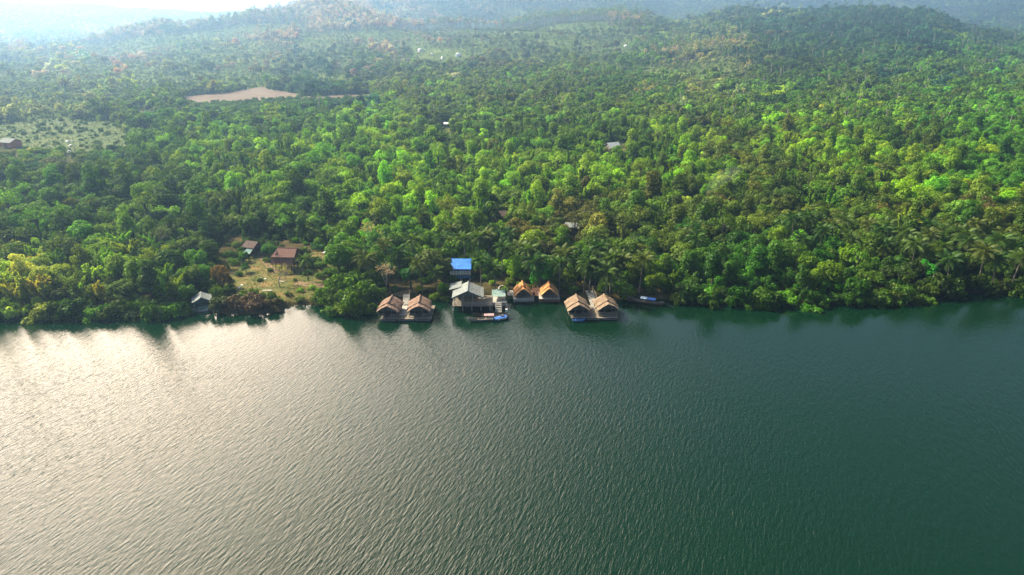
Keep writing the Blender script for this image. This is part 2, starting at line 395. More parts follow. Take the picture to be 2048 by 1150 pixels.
# ------------------------------------------------------------------ setting: ground, water, haze
def build_ground():
    us = np.concatenate([np.linspace(-1.6, -0.86, 12, endpoint=False), np.linspace(-0.86, 0.86, 260), np.linspace(0.86, 1.6, 13)[1:]])
    ys = [-400, -100, 60, 95]
    y = 104.0
    while y < 150: ys.append(y); y += 0.55
    while y < 9000: ys.append(y); y *= 1.018
    ys = np.array(ys)
    X = us[None, :] * (np.maximum(ys, 100)[:, None] * 1.0 + 40); Y = np.repeat(ys[:, None], len(us), 1)
    Z = H(X, Y)
    v = np.stack([X, Y, Z], -1).reshape(-1, 3)
    w = len(us); nr = len(ys)
    f = [(j * w + i, j * w + i + 1, (j + 1) * w + i + 1, (j + 1) * w + i) for j in range(nr - 1) for i in range(w - 1)]
    me = bpy.data.meshes.new('ground'); me.from_pydata(v.tolist(), [], f); me.update()
    me.polygons.foreach_set('use_smooth', [True] * len(me.polygons))
    o = link_mesh('ground', me, M['ground']); tag(o, kind='structure')
build_ground()
def build_water():
    xs = np.linspace(-420, 420, 60); ys = np.concatenate([[-300, 0], np.linspace(30, 150, 121)])
    X, Y = np.meshgrid(xs, ys)
    sh = np.interp(X, SHX, SHY)
    d = sh - Y
    rip = np.clip(0.10 + d / 30.0, 0.10, 1.0)                     # sheltered and smoother under the bank
    v = np.stack([X, Y, np.zeros_like(X)], -1).reshape(-1, 3)
    w = len(xs)
    f = [(j * w + i, j * w + i + 1, (j + 1) * w + i + 1, (j + 1) * w + i) for j in range(len(ys) - 1) for i in range(w - 1)]
    me = bpy.data.meshes.new('river_water'); me.from_pydata(v.tolist(), [], f); me.update()
    a = me.attributes.new('ripple', 'FLOAT', 'POINT'); a.data.foreach_set('value', rip.reshape(-1).astype(np.float32))
    o = link_mesh('river_water', me, M['water']); tag(o, kind='structure')
build_water()
def build_haze():
    m, nt, out = new_mat('haze_air')
    pv = nd(nt, 'ShaderNodeVolumePrincipled', Density=0.00032, Anisotropy=0.57)
    pv.inputs['Color'].default_value = (0.33, 0.60, 1.0, 1)
    nt.links.new(pv.outputs[0], out.inputs['Volume'])
    o = MB().box((0, 4400, 218), (17000, 10000, 444)).build('haze', m)
    tag(o, kind='stuff')
build_haze()

def inside(px, py, poly):
    c = False; j = len(poly) - 1
    for i in range(len(poly)):
        xi, yi = poly[i]; xj, yj = poly[j]
        if (yi > py) != (yj > py) and px < (xj - xi) * (py - yi) / (yj - yi) + xi: c = not c
        j = i
    return c
def ground_patch(name, poly_px, mat, step, lift):
    """a patch of another ground cover, a sheet draped just above the ground"""
    w = [atg(*p) for p in poly_px]
    P = []
    for k in range(len(w)):                                    # uneven edge
        a, b = w[k], w[(k + 1) % len(w)]
        n = max(1, int(math.hypot(b[0] - a[0], b[1] - a[1]) / (step * 1.2)))
        for i in range(n):
            t = i / n
            P.append((a[0] + (b[0] - a[0]) * t + random.uniform(-.5, .5) * step, a[1] + (b[1] - a[1]) * t + random.uniform(-.5, .5) * step))
    x0, x1 = min(p[0] for p in P), max(p[0] for p in P); y0, y1 = min(p[1] for p in P), max(p[1] for p in P)
    nx, ny = int((x1 - x0) / step) + 1, int((y1 - y0) / step) + 1
    idx = {}; vs = []; fs = []
    def vid(i, j):
        if (i, j) not in idx:
            x, y = x0 + i * step, y0 + j * step
            idx[(i, j)] = len(vs); vs.append((x, y, hz(x, y) + lift))
        return idx[(i, j)]
    for i in range(nx):
        for j in range(ny):
            if inside(x0 + (i + .5) * step, y0 + (j + .5) * step, P):
                fs.append((vid(i, j), vid(i + 1, j), vid(i + 1, j + 1), vid(i, j + 1)))
    me = bpy.data.meshes.new(name); me.from_pydata(vs, [], fs); me.update()
    me.polygons.foreach_set('use_smooth', [True] * len(me.polygons))
    o = link_mesh(name, me, mat); tag(o, kind='structure')
    return o
FIELD1 = [(362, 205), (366, 193), (430, 188), (500, 178), (525, 174), (550, 181), (606, 189), (600, 200), (480, 207), (400, 211)]
FIELD2 = [(590, 199), (610, 193), (745, 188), (748, 198), (600, 203)]
FIELD3 = [(252, 224), (300, 219), (325, 222), (300, 230), (262, 230)]
MEADOW = [(-60, 255), (40, 243), (110, 237), (225, 243), (266, 274), (258, 302), (140, 308), (60, 302), (30, 290), (-60, 300)]
PLAIN = [(-200, 128), (0, 126), (120, 122), (350, 138), (690, 150), (740, 184), (560, 174), (400, 186), (250, 214), (120, 240), (-200, 245)]
CLEAR = [(432, 545), (480, 528), (505, 510), (520, 500), (548, 505), (600, 512), (640, 500), (675, 505), (668, 530), (650, 560), (640, 580), (615, 600), (560, 604), (520, 594), (500, 590), (465, 585), (436, 570)]
ground_patch('dry_field', FIELD1, M['field'], 3.0, 0.25)
ground_patch('dry_field', FIELD2, M['field'], 3.0, 0.25)
ground_patch('dry_field', FIELD3, M['field'], 3.0, 0.25)
ground_patch('meadow', MEADOW, M['meadow'], 2.0, 0.2)
ground_patch('clearing', CLEAR, M['clearing'], 0.5, 0.05)
ground_patch('footpath', [(585, 566), (600, 563), (668, 572), (668, 577), (590, 571)], M['path'], 0.3, 0.09)
ground_patch('footpath', [(505, 508), (520, 506), (560, 545), (545, 548)], M['path'], 0.3, 0.09)
ground_patch('footpath', [(783, 590), (800, 583), (850, 575), (860, 580), (822, 588), (800, 594)], M['path'], 0.3, 0.09)

# ------------------------------------------------------------------ plants: leaf cards and crowns
def cards(c, n, size, aspect, rng):
    """pointed leaf cards: centres, normals, half sizes"""
    n = n / np.maximum(np.linalg.norm(n, axis=1, keepdims=True), 1e-6)
    r = rng.normal(size=c.shape); t = np.cross(n, r); t /= np.maximum(np.linalg.norm(t, axis=1, keepdims=True), 1e-6)
    b = np.cross(n, t)
    s = size[:, None]
    v = np.stack([c - t * s * aspect, c - b * s * 0.62 + t * s * .1, c + t * s * aspect, c + b * s * 0.62 + t * s * .1], 1)
    return v.reshape(-1, 3)
def leaf_mesh(name, v, shade, extra=None, bark=None):
    """v: 4 verts per card; shade: one value per card; extra: an MB of trunk faces in a second slot"""
    k = len(v) // 4
    nv = len(v); fs = np.arange(nv).reshape(k, 4).tolist()
    verts = v.tolist(); sh = np.repeat(shade, 4).astype(np.float32).tolist()
    if extra:
        verts += [list(p) for p in extra.v]; fs += [tuple(i + nv for i in q) for q in extra.f]; sh += [1.0] * len(extra.v)
    me = bpy.data.meshes.new(name); me.from_pydata(verts, [], fs); me.update()
    a = me.attributes.new('shade', 'FLOAT', 'POINT'); a.data.foreach_set('value', sh)
    me.materials.append(M['leaf'])
    if extra:
        me.materials.append(bark or M['bark'])
        me.polygons.foreach_set('material_index', [0] * k + [1] * len(extra.f))
    return me
def dirs(n, rng):
    d = rng.normal(size=(n, 3)); return d / np.linalg.norm(d, axis=1, keepdims=True)
def crown_cards(rng, lobes, per, size, aspect=0.9, up=0.35, jit=0.75, droop=0.0):
    """lobes: (centre, radius, squash). Leaves sit in the outer shell of each clump"""
    V, S = [], []
    for c, r, sq in lobes:
        k = max(6, int(per * (r / 0.42) ** 2))
        d = dirs(int(k * 1.5), rng)
        out = np.array(c); out = out / max(np.linalg.norm(out), 1e-3)
        d = d[(d @ out > -0.45) | (d[:, 2] > 0.2)][:k]
        rr = r * (0.72 + 0.42 * rng.random(len(d)) ** 0.6)
        hole = np.sin(d[:, 0] * 7 + c[0] * 9) * np.sin(d[:, 1] * 6 + c[1] * 11) * np.sin(d[:, 2] * 7 + 2)
        keep = hole < 0.42 + 0.3 * rng.random(len(d))
        d, rr = d[keep], rr[keep]
        p = np.array(c) + d * rr[:, None] * np.array([1, 1, sq])
        n = d + rng.normal(size=d.shape) * jit * 0.6 + np.array([0, 0, up])
        V.append(cards(p, n, size * rng.uniform(0.65, 1.35, len(d)), aspect, rng))
        S.append(rng.uniform(0.82, 1.18) * rng.uniform(0.72, 1.28, len(d)))
    return np.concatenate(V), np.concatenate(S)
def limb_mb(rng, h, lobes, r0=0.085, lean=0.1, n=7):
    mb = MB()
    lx, ly = rng.normal() * lean, rng.normal() * lean
    top = Vector((lx, ly, h))
    mb.tube([(0, 0, -0.15), (lx * .2 + .02, ly * .2, h * .35), (lx * .6, ly * .6 + .02, h * .7), top], [r0 * 1.25, r0, r0 * .8, r0 * .6], n)
    for c, r, sq in lobes[:7]:
        e = Vector(c); m = (top * 0.55 + e * 0.45) + Vector((0, 0, -0.06))
        mb.tube([Vector((lx * .6, ly * .6, h * .72)), m, e + (e - m) * .25], [r0 * .5, r0 * .32, r0 * .1], 5)
    return mb
def round_lobes(rng, n, flat, wide, zc, tall=1.0):
    L = []
    for i in range(n):
        a = i * 2.399 + rng.uniform(-.4, .4); t = (i + .5) / n
        z = (0.95 - 1.35 * t) * flat * tall; q = math.sqrt(max(0.05, 1 - (0.95 - 1.35 * t) ** 2))
        rad = 0.66 * wide * q * rng.uniform(0.65, 1.3)
        L.append(((rad * math.cos(a), rad * math.sin(a), zc + z * 0.75 + rng.uniform(-.2, .22)), rng.uniform(0.22, 0.46), rng.uniform(0.7, 0.95)))
    L.append(((rng.uniform(-.1, .1), rng.uniform(-.1, .1), zc + 0.1 * flat), 0.5, 0.85))
    return L

TREES = {}
def make_variants():
    V = {}
    rng = np.random.default_rng(11)
    V['round'] = []
    for i in range(9):                                            # full rounded crowns
        zc = rng.uniform(.95, 1.3)
        L = round_lobes(rng, int(rng.integers(11, 16)), rng.uniform(.8, 1.05), rng.uniform(.9, 1.1), zc)
        v, s = crown_cards(rng, L, 175, 0.098)
        V['round'].append((v, s, limb_mb(rng, zc, L)))
    V['spread'] = []
    for i in range(5):                                            # wide layered crowns
        zc = rng.uniform(1.15, 1.5)
        L = round_lobes(rng, 13, rng.uniform(.45, .6), 1.25, zc)
        v, s = crown_cards(rng, L, 165, 0.095, up=0.6)
        V['spread'].append((v, s, limb_mb(rng, zc - .1, L, 0.1, 0.2)))
    V['tall'] = []
    for i in range(5):                                            # narrow tall crowns
        zc = rng.uniform(1.5, 1.85)
        L = round_lobes(rng, 15, 1.5, .72, zc)
        v, s = crown_cards(rng, L, 150, 0.095)
        V['tall'].append((v, s, limb_mb(rng, zc + .2, L, 0.075)))
    V['sparse'] = []
    for i in range(4):                                            # open crowns with the branches showing
        zc = rng.uniform(1.5, 1.9)
        L = round_lobes(rng, 10, .9, 1.05, zc)
        v, s = crown_cards(rng, [(c, r * .8, q) for c, r, q in L], 85, 0.085)
        V['sparse'].append((v, s, limb_mb(rng, zc, L, 0.075)))
    V['bush'] = []
    for i in range(6):
        L = round_lobes(rng, 9, .7, 1.1, .42)
        L = [((c[0], c[1], max(.18, c[2])), r, q) for c, r, q in L]
        v, s = crown_cards(rng, L, 130, 0.115, up=.2)
        mb = MB()
        for c, r, q in L[:6]: mb.tube([(0, 0, -.1), (c[0] * .5, c[1] * .5, c[2] * .5), c], [.04, .03, .012], 5)
        V['bush'].append((v, s, mb))
    V['bamboo'] = []
    for i in range(6):                                            # feathery plumes that lean out and nod
        Vv, S = [], []; mb = MB()
        for k in range(int(rng.integers(9, 13))):
            a = rng.uniform(0, 6.283); out = rng.uniform(.12, .8); h = rng.uniform(1.7, 3.1) - out * .6
            b0 = np.array([math.cos(a), math.sin(a), 0]) * rng.uniform(.02, .22)
            dr = np.array([math.cos(a), math.sin(a), 0.])
            T = np.linspace(0, 1, 9)
            pts = b0 + dr * (out * T[:, None] ** 2.0) + np.array([0, 0, 1.]) * (h * (T - .13 * T ** 4))[:, None]
            mb.tube([tuple(p) for p in pts], [.018 * (1 - .8 * t) for t in T], 4)
            nl = 230
            t = rng.uniform(.22, 1.02, nl)
            base = np.stack([np.interp(t, T, pts[:, q]) for q in range(3)], 1)
            w = 0.27 * np.sin(np.clip((t - .1) / .95, 0, 1) * math.pi) ** .7 * (1.05 - .5 * t)
            off = dirs(nl, rng) * (w * rng.random(nl) ** .5)[:, None]; off[:, 2] = off[:, 2] * .8 - .04
            n = off / .2 + rng.normal(size=off.shape) * .5 + np.array([0, 0, .5])
            Vv.append(cards(base + off, n, .07 * rng.uniform(.7, 1.4, nl), 1.25, rng))
            S.append(rng.uniform(.85, 1.15) * rng.uniform(.75, 1.25, nl) * (0.85 + .3 * t))
        V['bamboo'].append((np.concatenate(Vv), np.concatenate(S), mb))
    V['bare'] = []
    for i in range(4):                                            # mostly leafless: limbs, twigs, few leaves
        mb = MB(); tips = []
        def grow(p, d, L, r, lev):
            q = p + d * L + Vector((0, 0, .04 * L)); m = (p + q) / 2 + Vector(rng.normal(size=3) * .05 * L)
            mb.tube([p, m, q], [r, r * .8, r * .6], 5 if lev < 2 else 3)
            if lev >= 4: tips.append(q); return
            for _ in range(3 if lev < 3 else 2):
                nd_ = (d + Vector(rng.normal(size=3) * .5) + Vector((0, 0, .12))).normalized()
                grow(q, nd_, L * rng.uniform(.6, .82), r * .55, lev + 1)
        grow(Vector((0, 0, -.15)), Vector((rng.normal() * .12, rng.normal() * .12, 1)).normalized(), .9, .07, 0)
        tp = np.array([tuple(t) for t in tips])
        rep = np.repeat(tp, 6, 0) + rng.normal(size=(len(tp) * 6, 3)) * .1
        v = cards(rep, dirs(len(rep), rng) + np.array([0, 0, .3]), .055 * rng.uniform(.6, 1.3, len(rep)), 1.1, rng)
        V['bare'].append((v, rng.uniform(.7, 1.3, len(rep)), mb))
    V['palm'] = []
    for i in range(5):                                            # metres: trunk, arching fronds with drooping leaflets
        h = rng.uniform(5.2, 8.0); lx = rng.normal() * .7; ly = rng.normal() * .5
        mb = MB(); top = Vector((lx, ly, h))
        mb.tube([(0, 0, -.3), (lx * .08, ly * .08, h * .3), (lx * .4, ly * .4, h * .65), top], [.2, .14, .125, .11], 7)
        VV, S = [], []
        nf = int(rng.integers(19, 25))
        for k in range(nf):
            a = k * 2.399 + rng.uniform(-.25, .25); el = R(80) - (k / nf) * R(112) + rng.uniform(-.12, .12)
            L = rng.uniform(2.9, 3.7) * (0.8 if k < 3 else 1); hd = np.array([math.cos(a), math.sin(a), 0.])
            T = np.linspace(0, 1, 17); ang = el - (T ** 1.5) * R(75)
            st = L / 16
            P = np.zeros((17, 3)); P[0] = tuple(top)
            for q in range(1, 17): P[q] = P[q - 1] + st * (hd * math.cos(ang[q]) + np.array([0, 0, math.sin(ang[q])]))
            side = np.array([-math.sin(a), math.cos(a), 0.])
            sh = rng.uniform(.75, 1.25)
            for q in range(2, 17):
                for u in (0.0, 0.5):
                    t = (q + u - 1) / 16
                    p = P[q] * (1 - u) + P[min(q + 1, 16)] * u
                    fw = P[q] - P[q - 1]; fw = fw / np.linalg.norm(fw)
                    ll = .95 * math.sin(min(1, t * 1.05 + .12) * math.pi * .93) ** .6 * rng.uniform(.85, 1.1)
                    for sgn in (-1, 1):
                        d = side * sgn * .82 + fw * .42 + np.array([0, 0, -.42]); d /= np.linalg.norm(d)
                        wv = fw * .055
                        VV.append([p - wv, p + d * ll * .55 + np.array([0, 0, -.02]) - wv * .9, p + d * ll + np.array([0, 0, -.16 * ll]), p + d * ll * .55 + wv * 1.1])
                        S.append(sh * rng.uniform(.85, 1.15))
            for q in range(0, 16, 4):
                w = side * .035
                VV.append([P[q] - w, P[min(q + 4, 16)] - w * .6, P[min(q + 4, 16)] + w * .6, P[q] + w]); S.append(1.35 * sh)
        V['palm'].append((np.array(VV).reshape(-1, 3), np.array(S), mb))
    # far trees: fewer, larger leaf clumps
    V['far'] = []
    for i in range(8):
        zc = rng.uniform(1.1, 1.8)
        L = round_lobes(rng, 10, rng.uniform(.6, 1.2), rng.uniform(.85, 1.15), zc)
        v, s = crown_cards(rng, L, 42, 0.19)
        mb = MB(); mb.tube([(0, 0, -.2), (0.03, 0, zc * .6), (0, .02, zc)], [.08, .06, .04], 4)
        V['far'].append((v, s, mb))
    V['stem'] = []
    for i in range(4):                                            # tall thin trees with long bare trunks
        zc = rng.uniform(2.4, 3.1)
        L = round_lobes(rng, 6, .8, .6, zc)
        v, s = crown_cards(rng, [(c, r * .75, q) for c, r, q in L], 18, 0.15)
        mb = MB(); mb.tube([(0, 0, -.2), (rng.normal() * .06, 0, zc * .6), (0, .02, zc)], [.075, .065, .04], 4)
        for c, r, q in L[:4]: mb.tube([(0, 0, zc * .7), c], [.03, .015], 3)
        V['stem'].append((v, s, mb))
    return V
VAR = make_variants()
PROTO = {}                                                       # kind -> list of (crown mesh, trunk mesh)
for k, lst in VAR.items():
    if k in ('far', 'stem'): continue
    PROTO[k] = []
    for v, s, mb in lst:
        cm = leaf_mesh(k + '_crown', v, s)
        tm = bpy.data.meshes.new(k + '_trunk'); tm.from_pydata(mb.v, [], mb.f); tm.update()
        tm.materials.append(M['palm_bark'] if k == 'palm' else M['pale_bark'] if k == 'bare' else M['bark'])
        PROTO[k].append((cm, tm))

# colours that the species have, placed over the landscape: (px, py, colour)
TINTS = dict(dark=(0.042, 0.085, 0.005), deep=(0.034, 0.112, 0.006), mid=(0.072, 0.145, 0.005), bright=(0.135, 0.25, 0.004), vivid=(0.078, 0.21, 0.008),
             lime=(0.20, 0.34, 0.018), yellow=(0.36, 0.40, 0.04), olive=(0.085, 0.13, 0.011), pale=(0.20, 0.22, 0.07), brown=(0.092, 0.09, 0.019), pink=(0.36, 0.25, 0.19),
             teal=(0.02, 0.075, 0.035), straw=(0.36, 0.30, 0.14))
CTRL = [(50, 380, 'mid'), (60, 330, 'olive'), (100, 440, 'dark'), (100, 490, 'mid'), (250, 500, 'lime'), (60, 560, 'yellow'), (180, 560, 'olive'), (350, 560, 'mid'), (300, 590, 'dark'), (100, 610, 'dark'),
        (330, 350, 'mid'), (280, 400, 'dark'), (420, 300, 'bright'), (500, 330, 'bright'), (640, 300, 'bright'), (800, 340, 'bright'), (750, 270, 'bright'), (900, 300, 'bright'), (1000, 340, 'bright'), (1100, 350, 'lime'),
        (1000, 260, 'mid'), (900, 220, 'olive'), (1150, 290, 'mid'), (1250, 330, 'bright'), (1250, 250, 'mid'), (1400, 250, 'olive'), (1400, 310, 'bright'), (1600, 200, 'mid'), (1550, 330, 'olive'), (1700, 300, 'bright'),
        (1600, 270, 'bright'), (1850, 270, 'mid'), (1950, 330, 'vivid'), (1880, 330, 'bright'), (1990, 250, 'vivid'), (1350, 400, 'olive'), (1420, 420, 'olive'), (1550, 420, 'olive'), (1750, 380, 'olive'), (1950, 420, 'olive'), (1650, 410, 'mid'),
        (1150, 440, 'brown'), (1270, 440, 'olive'), (1000, 430, 'mid'), (850, 420, 'bright'), (700, 420, 'bright'), (600, 420, 'mid'), (500, 450, 'dark'), (300, 440, 'dark'), (420, 480, 'dark'),
        (1300, 540, 'mid'), (1400, 500, 'deep'), (1500, 560, 'deep'), (1650, 530, 'mid'), (1640, 570, 'deep'), (1800, 560, 'dark'), (1980, 580, 'dark'), (1950, 500, 'dark'), (700, 560, 'mid'), (800, 520, 'mid'), (1150, 530, 'mid'),
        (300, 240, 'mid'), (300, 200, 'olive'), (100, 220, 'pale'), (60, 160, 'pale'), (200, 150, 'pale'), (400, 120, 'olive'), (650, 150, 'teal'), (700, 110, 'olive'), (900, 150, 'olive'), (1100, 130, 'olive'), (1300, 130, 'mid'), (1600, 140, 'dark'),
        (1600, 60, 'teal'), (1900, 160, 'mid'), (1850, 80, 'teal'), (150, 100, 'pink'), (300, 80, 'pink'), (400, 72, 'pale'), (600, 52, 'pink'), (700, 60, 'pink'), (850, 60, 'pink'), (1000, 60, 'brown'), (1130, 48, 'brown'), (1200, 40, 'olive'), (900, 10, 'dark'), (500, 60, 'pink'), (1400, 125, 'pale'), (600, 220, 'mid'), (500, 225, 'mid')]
CX = np.array([c[0] for c in CTRL], float); CY = np.array([c[1] for c in CTRL], float); CC = np.array([TINTS[c[2]] for c in CTRL])
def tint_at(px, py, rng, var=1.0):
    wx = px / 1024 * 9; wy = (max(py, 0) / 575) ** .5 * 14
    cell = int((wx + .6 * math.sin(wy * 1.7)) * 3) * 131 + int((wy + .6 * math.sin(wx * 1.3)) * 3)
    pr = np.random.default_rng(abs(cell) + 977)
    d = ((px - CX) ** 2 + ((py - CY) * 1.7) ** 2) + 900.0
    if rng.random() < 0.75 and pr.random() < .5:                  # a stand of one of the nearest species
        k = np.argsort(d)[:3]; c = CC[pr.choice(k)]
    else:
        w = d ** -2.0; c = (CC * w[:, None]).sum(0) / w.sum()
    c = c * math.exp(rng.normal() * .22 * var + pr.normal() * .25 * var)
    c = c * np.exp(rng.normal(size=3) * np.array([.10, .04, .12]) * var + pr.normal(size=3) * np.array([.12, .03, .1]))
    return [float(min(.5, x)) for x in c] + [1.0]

# ------------------------------------------------------------------ where trees may not stand (pixels of the ground they would cover)
KEEP_OUT = [[(425, 480), (480, 470), (545, 478), (680, 490), (690, 530), (660, 600), (640, 640), (425, 640)],        # clearing and its view
            [(745, 560), (1000, 548), (1020, 560), (1250, 575), (1250, 680), (745, 680)],
            [(1250, 588), (1345, 588), (1345, 680), (1250, 680)],
            [(880, 545), (965, 545), (965, 600), (880, 600)],
            [(385, 585), (430, 585), (430, 660), (385, 660)],
            FIELD1, FIELD2, FIELD3, MEADOW,
            [(-10, 280), (42, 280), (50, 345), (-10, 345)], [(1205, 285), (1262, 285), (1262, 326), (1204, 326)],
            [(985, 432), (1022, 432), (1026, 478), (985, 478)], [(1125, 450), (1162, 450), (1162, 500), (1125, 500)],
            [(880, 244), (905, 244), (908, 285), (878, 285)],  [(125, 280), (160, 280), (160, 335), (120, 335)]]
OPEN = [FIELD1, FIELD2, FIELD3, MEADOW]
def blocked(px, py, hpx=0.0):
    if any(inside(px, py, k) for k in KEEP_OUT): return True
    return hpx > 0 and any(inside(px, py - f * hpx, k) for k in OPEN for f in (.3, .6, 1.0))

LAND = [('blue-roofed house', 922, 530, .8), ('brown stilt house', 570, 515, 1), ('grey-roofed pavilion', 935, 590, .8), ('brown thatched raft huts', 812, 612, 1), ('orange thatched huts', 1072, 580, 1),
        ('pale thatched raft huts', 1185, 605, 1), ('blue-canopied boat', 1290, 598, 1), ('raft shelter', 408, 600, 1), ('dark little hut', 498, 492, .7),
        ('grey forest hut', 1142, 456, .7), ('dark forest hut', 1003, 436, .7), ('coconut grove', 1800, 485, 1.3), ('bamboo stand', 210, 510, 1.2), ('overgrown river point', 1760, 585, 1.1),
        ('river bank edge', 30, 600, 1.1), ('hazy smoke wisp', 1420, 370, 1), ('lone grey house', 1232, 297, 1.2), ('red-walled house', 15, 288, 1), ('brown field', 500, 195, 1.2), ('dark inlet bank', 1960, 585, 1)]
ORD = ['', 'second ', 'third ', 'fourth ', 'fifth ', 'sixth ', 'seventh ', 'eighth ', 'ninth ', 'tenth ', 'eleventh ', 'twelfth ']
def tone(c):
    r, g, b = c[:3]
    if r > g * 1.05: return 'pale straw' if r > .28 else 'rusty brown'
    if r > g * .82: return 'yellow-green' if g > .2 else 'olive brown'
    if g > .22: return 'lime green' if r > g * .45 else 'vivid green'
    if g > .135: return 'bright green' if r < g * .5 else 'light olive'
    if g > .085: return 'mid green' if r < g * .55 else 'olive green'
    return 'dark green' if g > .05 else 'very dark green'
def where(px, py):
    best = min(LAND, key=lambda l: math.hypot(px - l[1], (py - l[2]) * 1.6) / l[3])
    dx, dy = px - best[1], py - best[2]
    far = math.hypot(dx, dy * 1.6)
    rel = 'beside'
    if dy < -25 and abs(dx) < 45: rel = 'behind'
    elif dy > 25 and abs(dx) < 45: rel = 'in front of'
    elif dx < 0: rel = 'left of' if dy > -40 else 'back left of'
    else: rel = 'right of' if dy > -40 else 'back right of'
    if rel != 'beside': rel = ('just ' if far < 70 else 'far ' if far > 190 else '') + rel
    return rel + ' the ' + best[0]
PLANTS = []                                                      # (object, base label words, place, distance) to be labelled at the end
FORMS = dict(round='rounded', spread='spreading', tall='tall narrow', sparse='thin-leaved open', bush='low dense', bamboo='feathery', bare='nearly leafless', palm='drooping-fronded')
NAMES = dict(round='broadleaf_tree', spread='broadleaf_tree', tall='broadleaf_tree', sparse='broadleaf_tree', bush='bush', bamboo='bamboo_clump', bare='bare_tree', palm='coconut_palm')
WORDS = dict(broadleaf_tree='tree', bush='bush', bamboo_clump='bamboo clump', bare_tree='bare-branched tree', coconut_palm='coconut palm')
CATS = dict(broadleaf_tree='tree', bush='bush', bamboo_clump='bamboo', bare_tree='tree', coconut_palm='palm tree')
GROUPS = dict(broadleaf_tree='broadleaf trees of the riverside forest', bush='bushes along the river and clearing', bamboo_clump='bamboo clumps of the riverside forest', bare_tree='bare and dry trees of the riverside forest', coconut_palm='coconut palms of the riverside forest')
COUNT = {}
def plant(kind, x, y, s, sz=1.0, tint=None, variant=None, rng=RNG, z=None, label=None, lean=0.0):
    name = NAMES[kind]
    cm, tm = PROTO[kind][int(variant if variant is not None else rng.integers(len(PROTO[kind]))) % len(PROTO[kind])]
    zz = hz(x, y) if z is None else z
    o = bpy.data.objects.new(name, None); o.empty_display_size = .5
    o.location = (x, y, zz); o.rotation_euler = (rng.normal() * lean, rng.normal() * lean, rng.uniform(0, 6.283)); o.scale = (s * rng.uniform(.9, 1.1), s * rng.uniform(.9, 1.1), s * sz)
    COL.objects.link(o)
    hgt = {'bush': .5, 'palm': 6.5, 'bamboo': 1.6}.get(kind, 1.6) * s * sz
    px, py = proj(x, y, zz + hgt)
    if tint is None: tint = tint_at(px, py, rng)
    t = bpy.data.objects.new('stem' if kind in ('bush', 'bamboo') else 'trunk', tm); t.parent = o; COL.objects.link(t)
    c = bpy.data.objects.new('fronds' if kind == 'palm' else 'crown' if kind != 'bush' else 'foliage', cm); c.parent = o; c['tint'] = tint; COL.objects.link(c)
    tag(o, None, CATS[name], GROUPS[name])
    COUNT[name] = COUNT.get(name, 0) + 1
    PLANTS.append([o, kind, tint, px, py, y, label, s * sz])
    return o
def label_plants():
    used = {}
    rows = []
    for o, kind, tint, px, py, y, label, s in PLANTS:
        if label: o['label'] = label; used[label] = 1; continue
        name = NAMES[kind]
        size = '' if kind in ('palm',) else ('large ' if s > 3.4 else 'small ' if s < 2.3 else '') if kind != 'bush' else ''
        rows.append((o, f"{size}{tone(tint)} {FORMS[kind]} {WORDS[name]}", where(px, py), y))
    by = {}
    for r in rows: by.setdefault((r[1], r[2]), []).append(r)
    for (a, b), rs in by.items():
        rs.sort(key=lambda r: r[3])
        for i, r in enumerate(rs):
            if len(rs) == 1: r[0]['label'] = f"{a} {b}"
            else:
                od = ORD[i] if i < len(ORD) else 'farther '
                r[0]['label'] = f"{od}{a} from the water, {b}" if i else f"{a} nearest the water, {b}"
    for r in rows:                                                # keep them short
        w = r[0]['label'].split()
        if len(w) > 14: r[0]['label'] = r[0]['label'].replace('thin-leaved ', '').replace('yellow-green ', 'yellowish ').replace('drooping-fronded ', '').replace('feathery ', '').replace('bare-branched', 'bare').replace('low dense ', '').replace(' from the water,', ' inland,')

# ------------------------------------------------------------------ buildings and rafts
def rails(mb, p0, p1, h=0.85, n=5, w=0.06):
    p0, p1 = Vector(p0), Vector(p1)
    mb.bar(p0 + Vector((0, 0, h)), p1 + Vector((0, 0, h)), w); mb.bar(p0 + Vector((0, 0, h * .5)), p1 + Vector((0, 0, h * .5)), w * .8)
    for i in range(n + 1):
        q = p0.lerp(p1, i / n); mb.bar(q, q + Vector((0, 0, h)), w)
    return mb
def gable_roof(mb, w, l, eave, ridge, th, y0=0.0, jit=0.045, ragged=0.13, nu=16, nv=7, sag=-0.10, rng=random):
    """ridge along y, from y0 to y0+l; eaves at +-w/2"""
    for s in (-1, 1):
        mb.sheet((s * w / 2, y0, eave), (s * w / 2, y0 + l, eave), (0.0 + s * .01, y0 + l, ridge), (s * .01, y0, ridge), nu, nv, th, jit, ragged, rng, sag)
    return mb
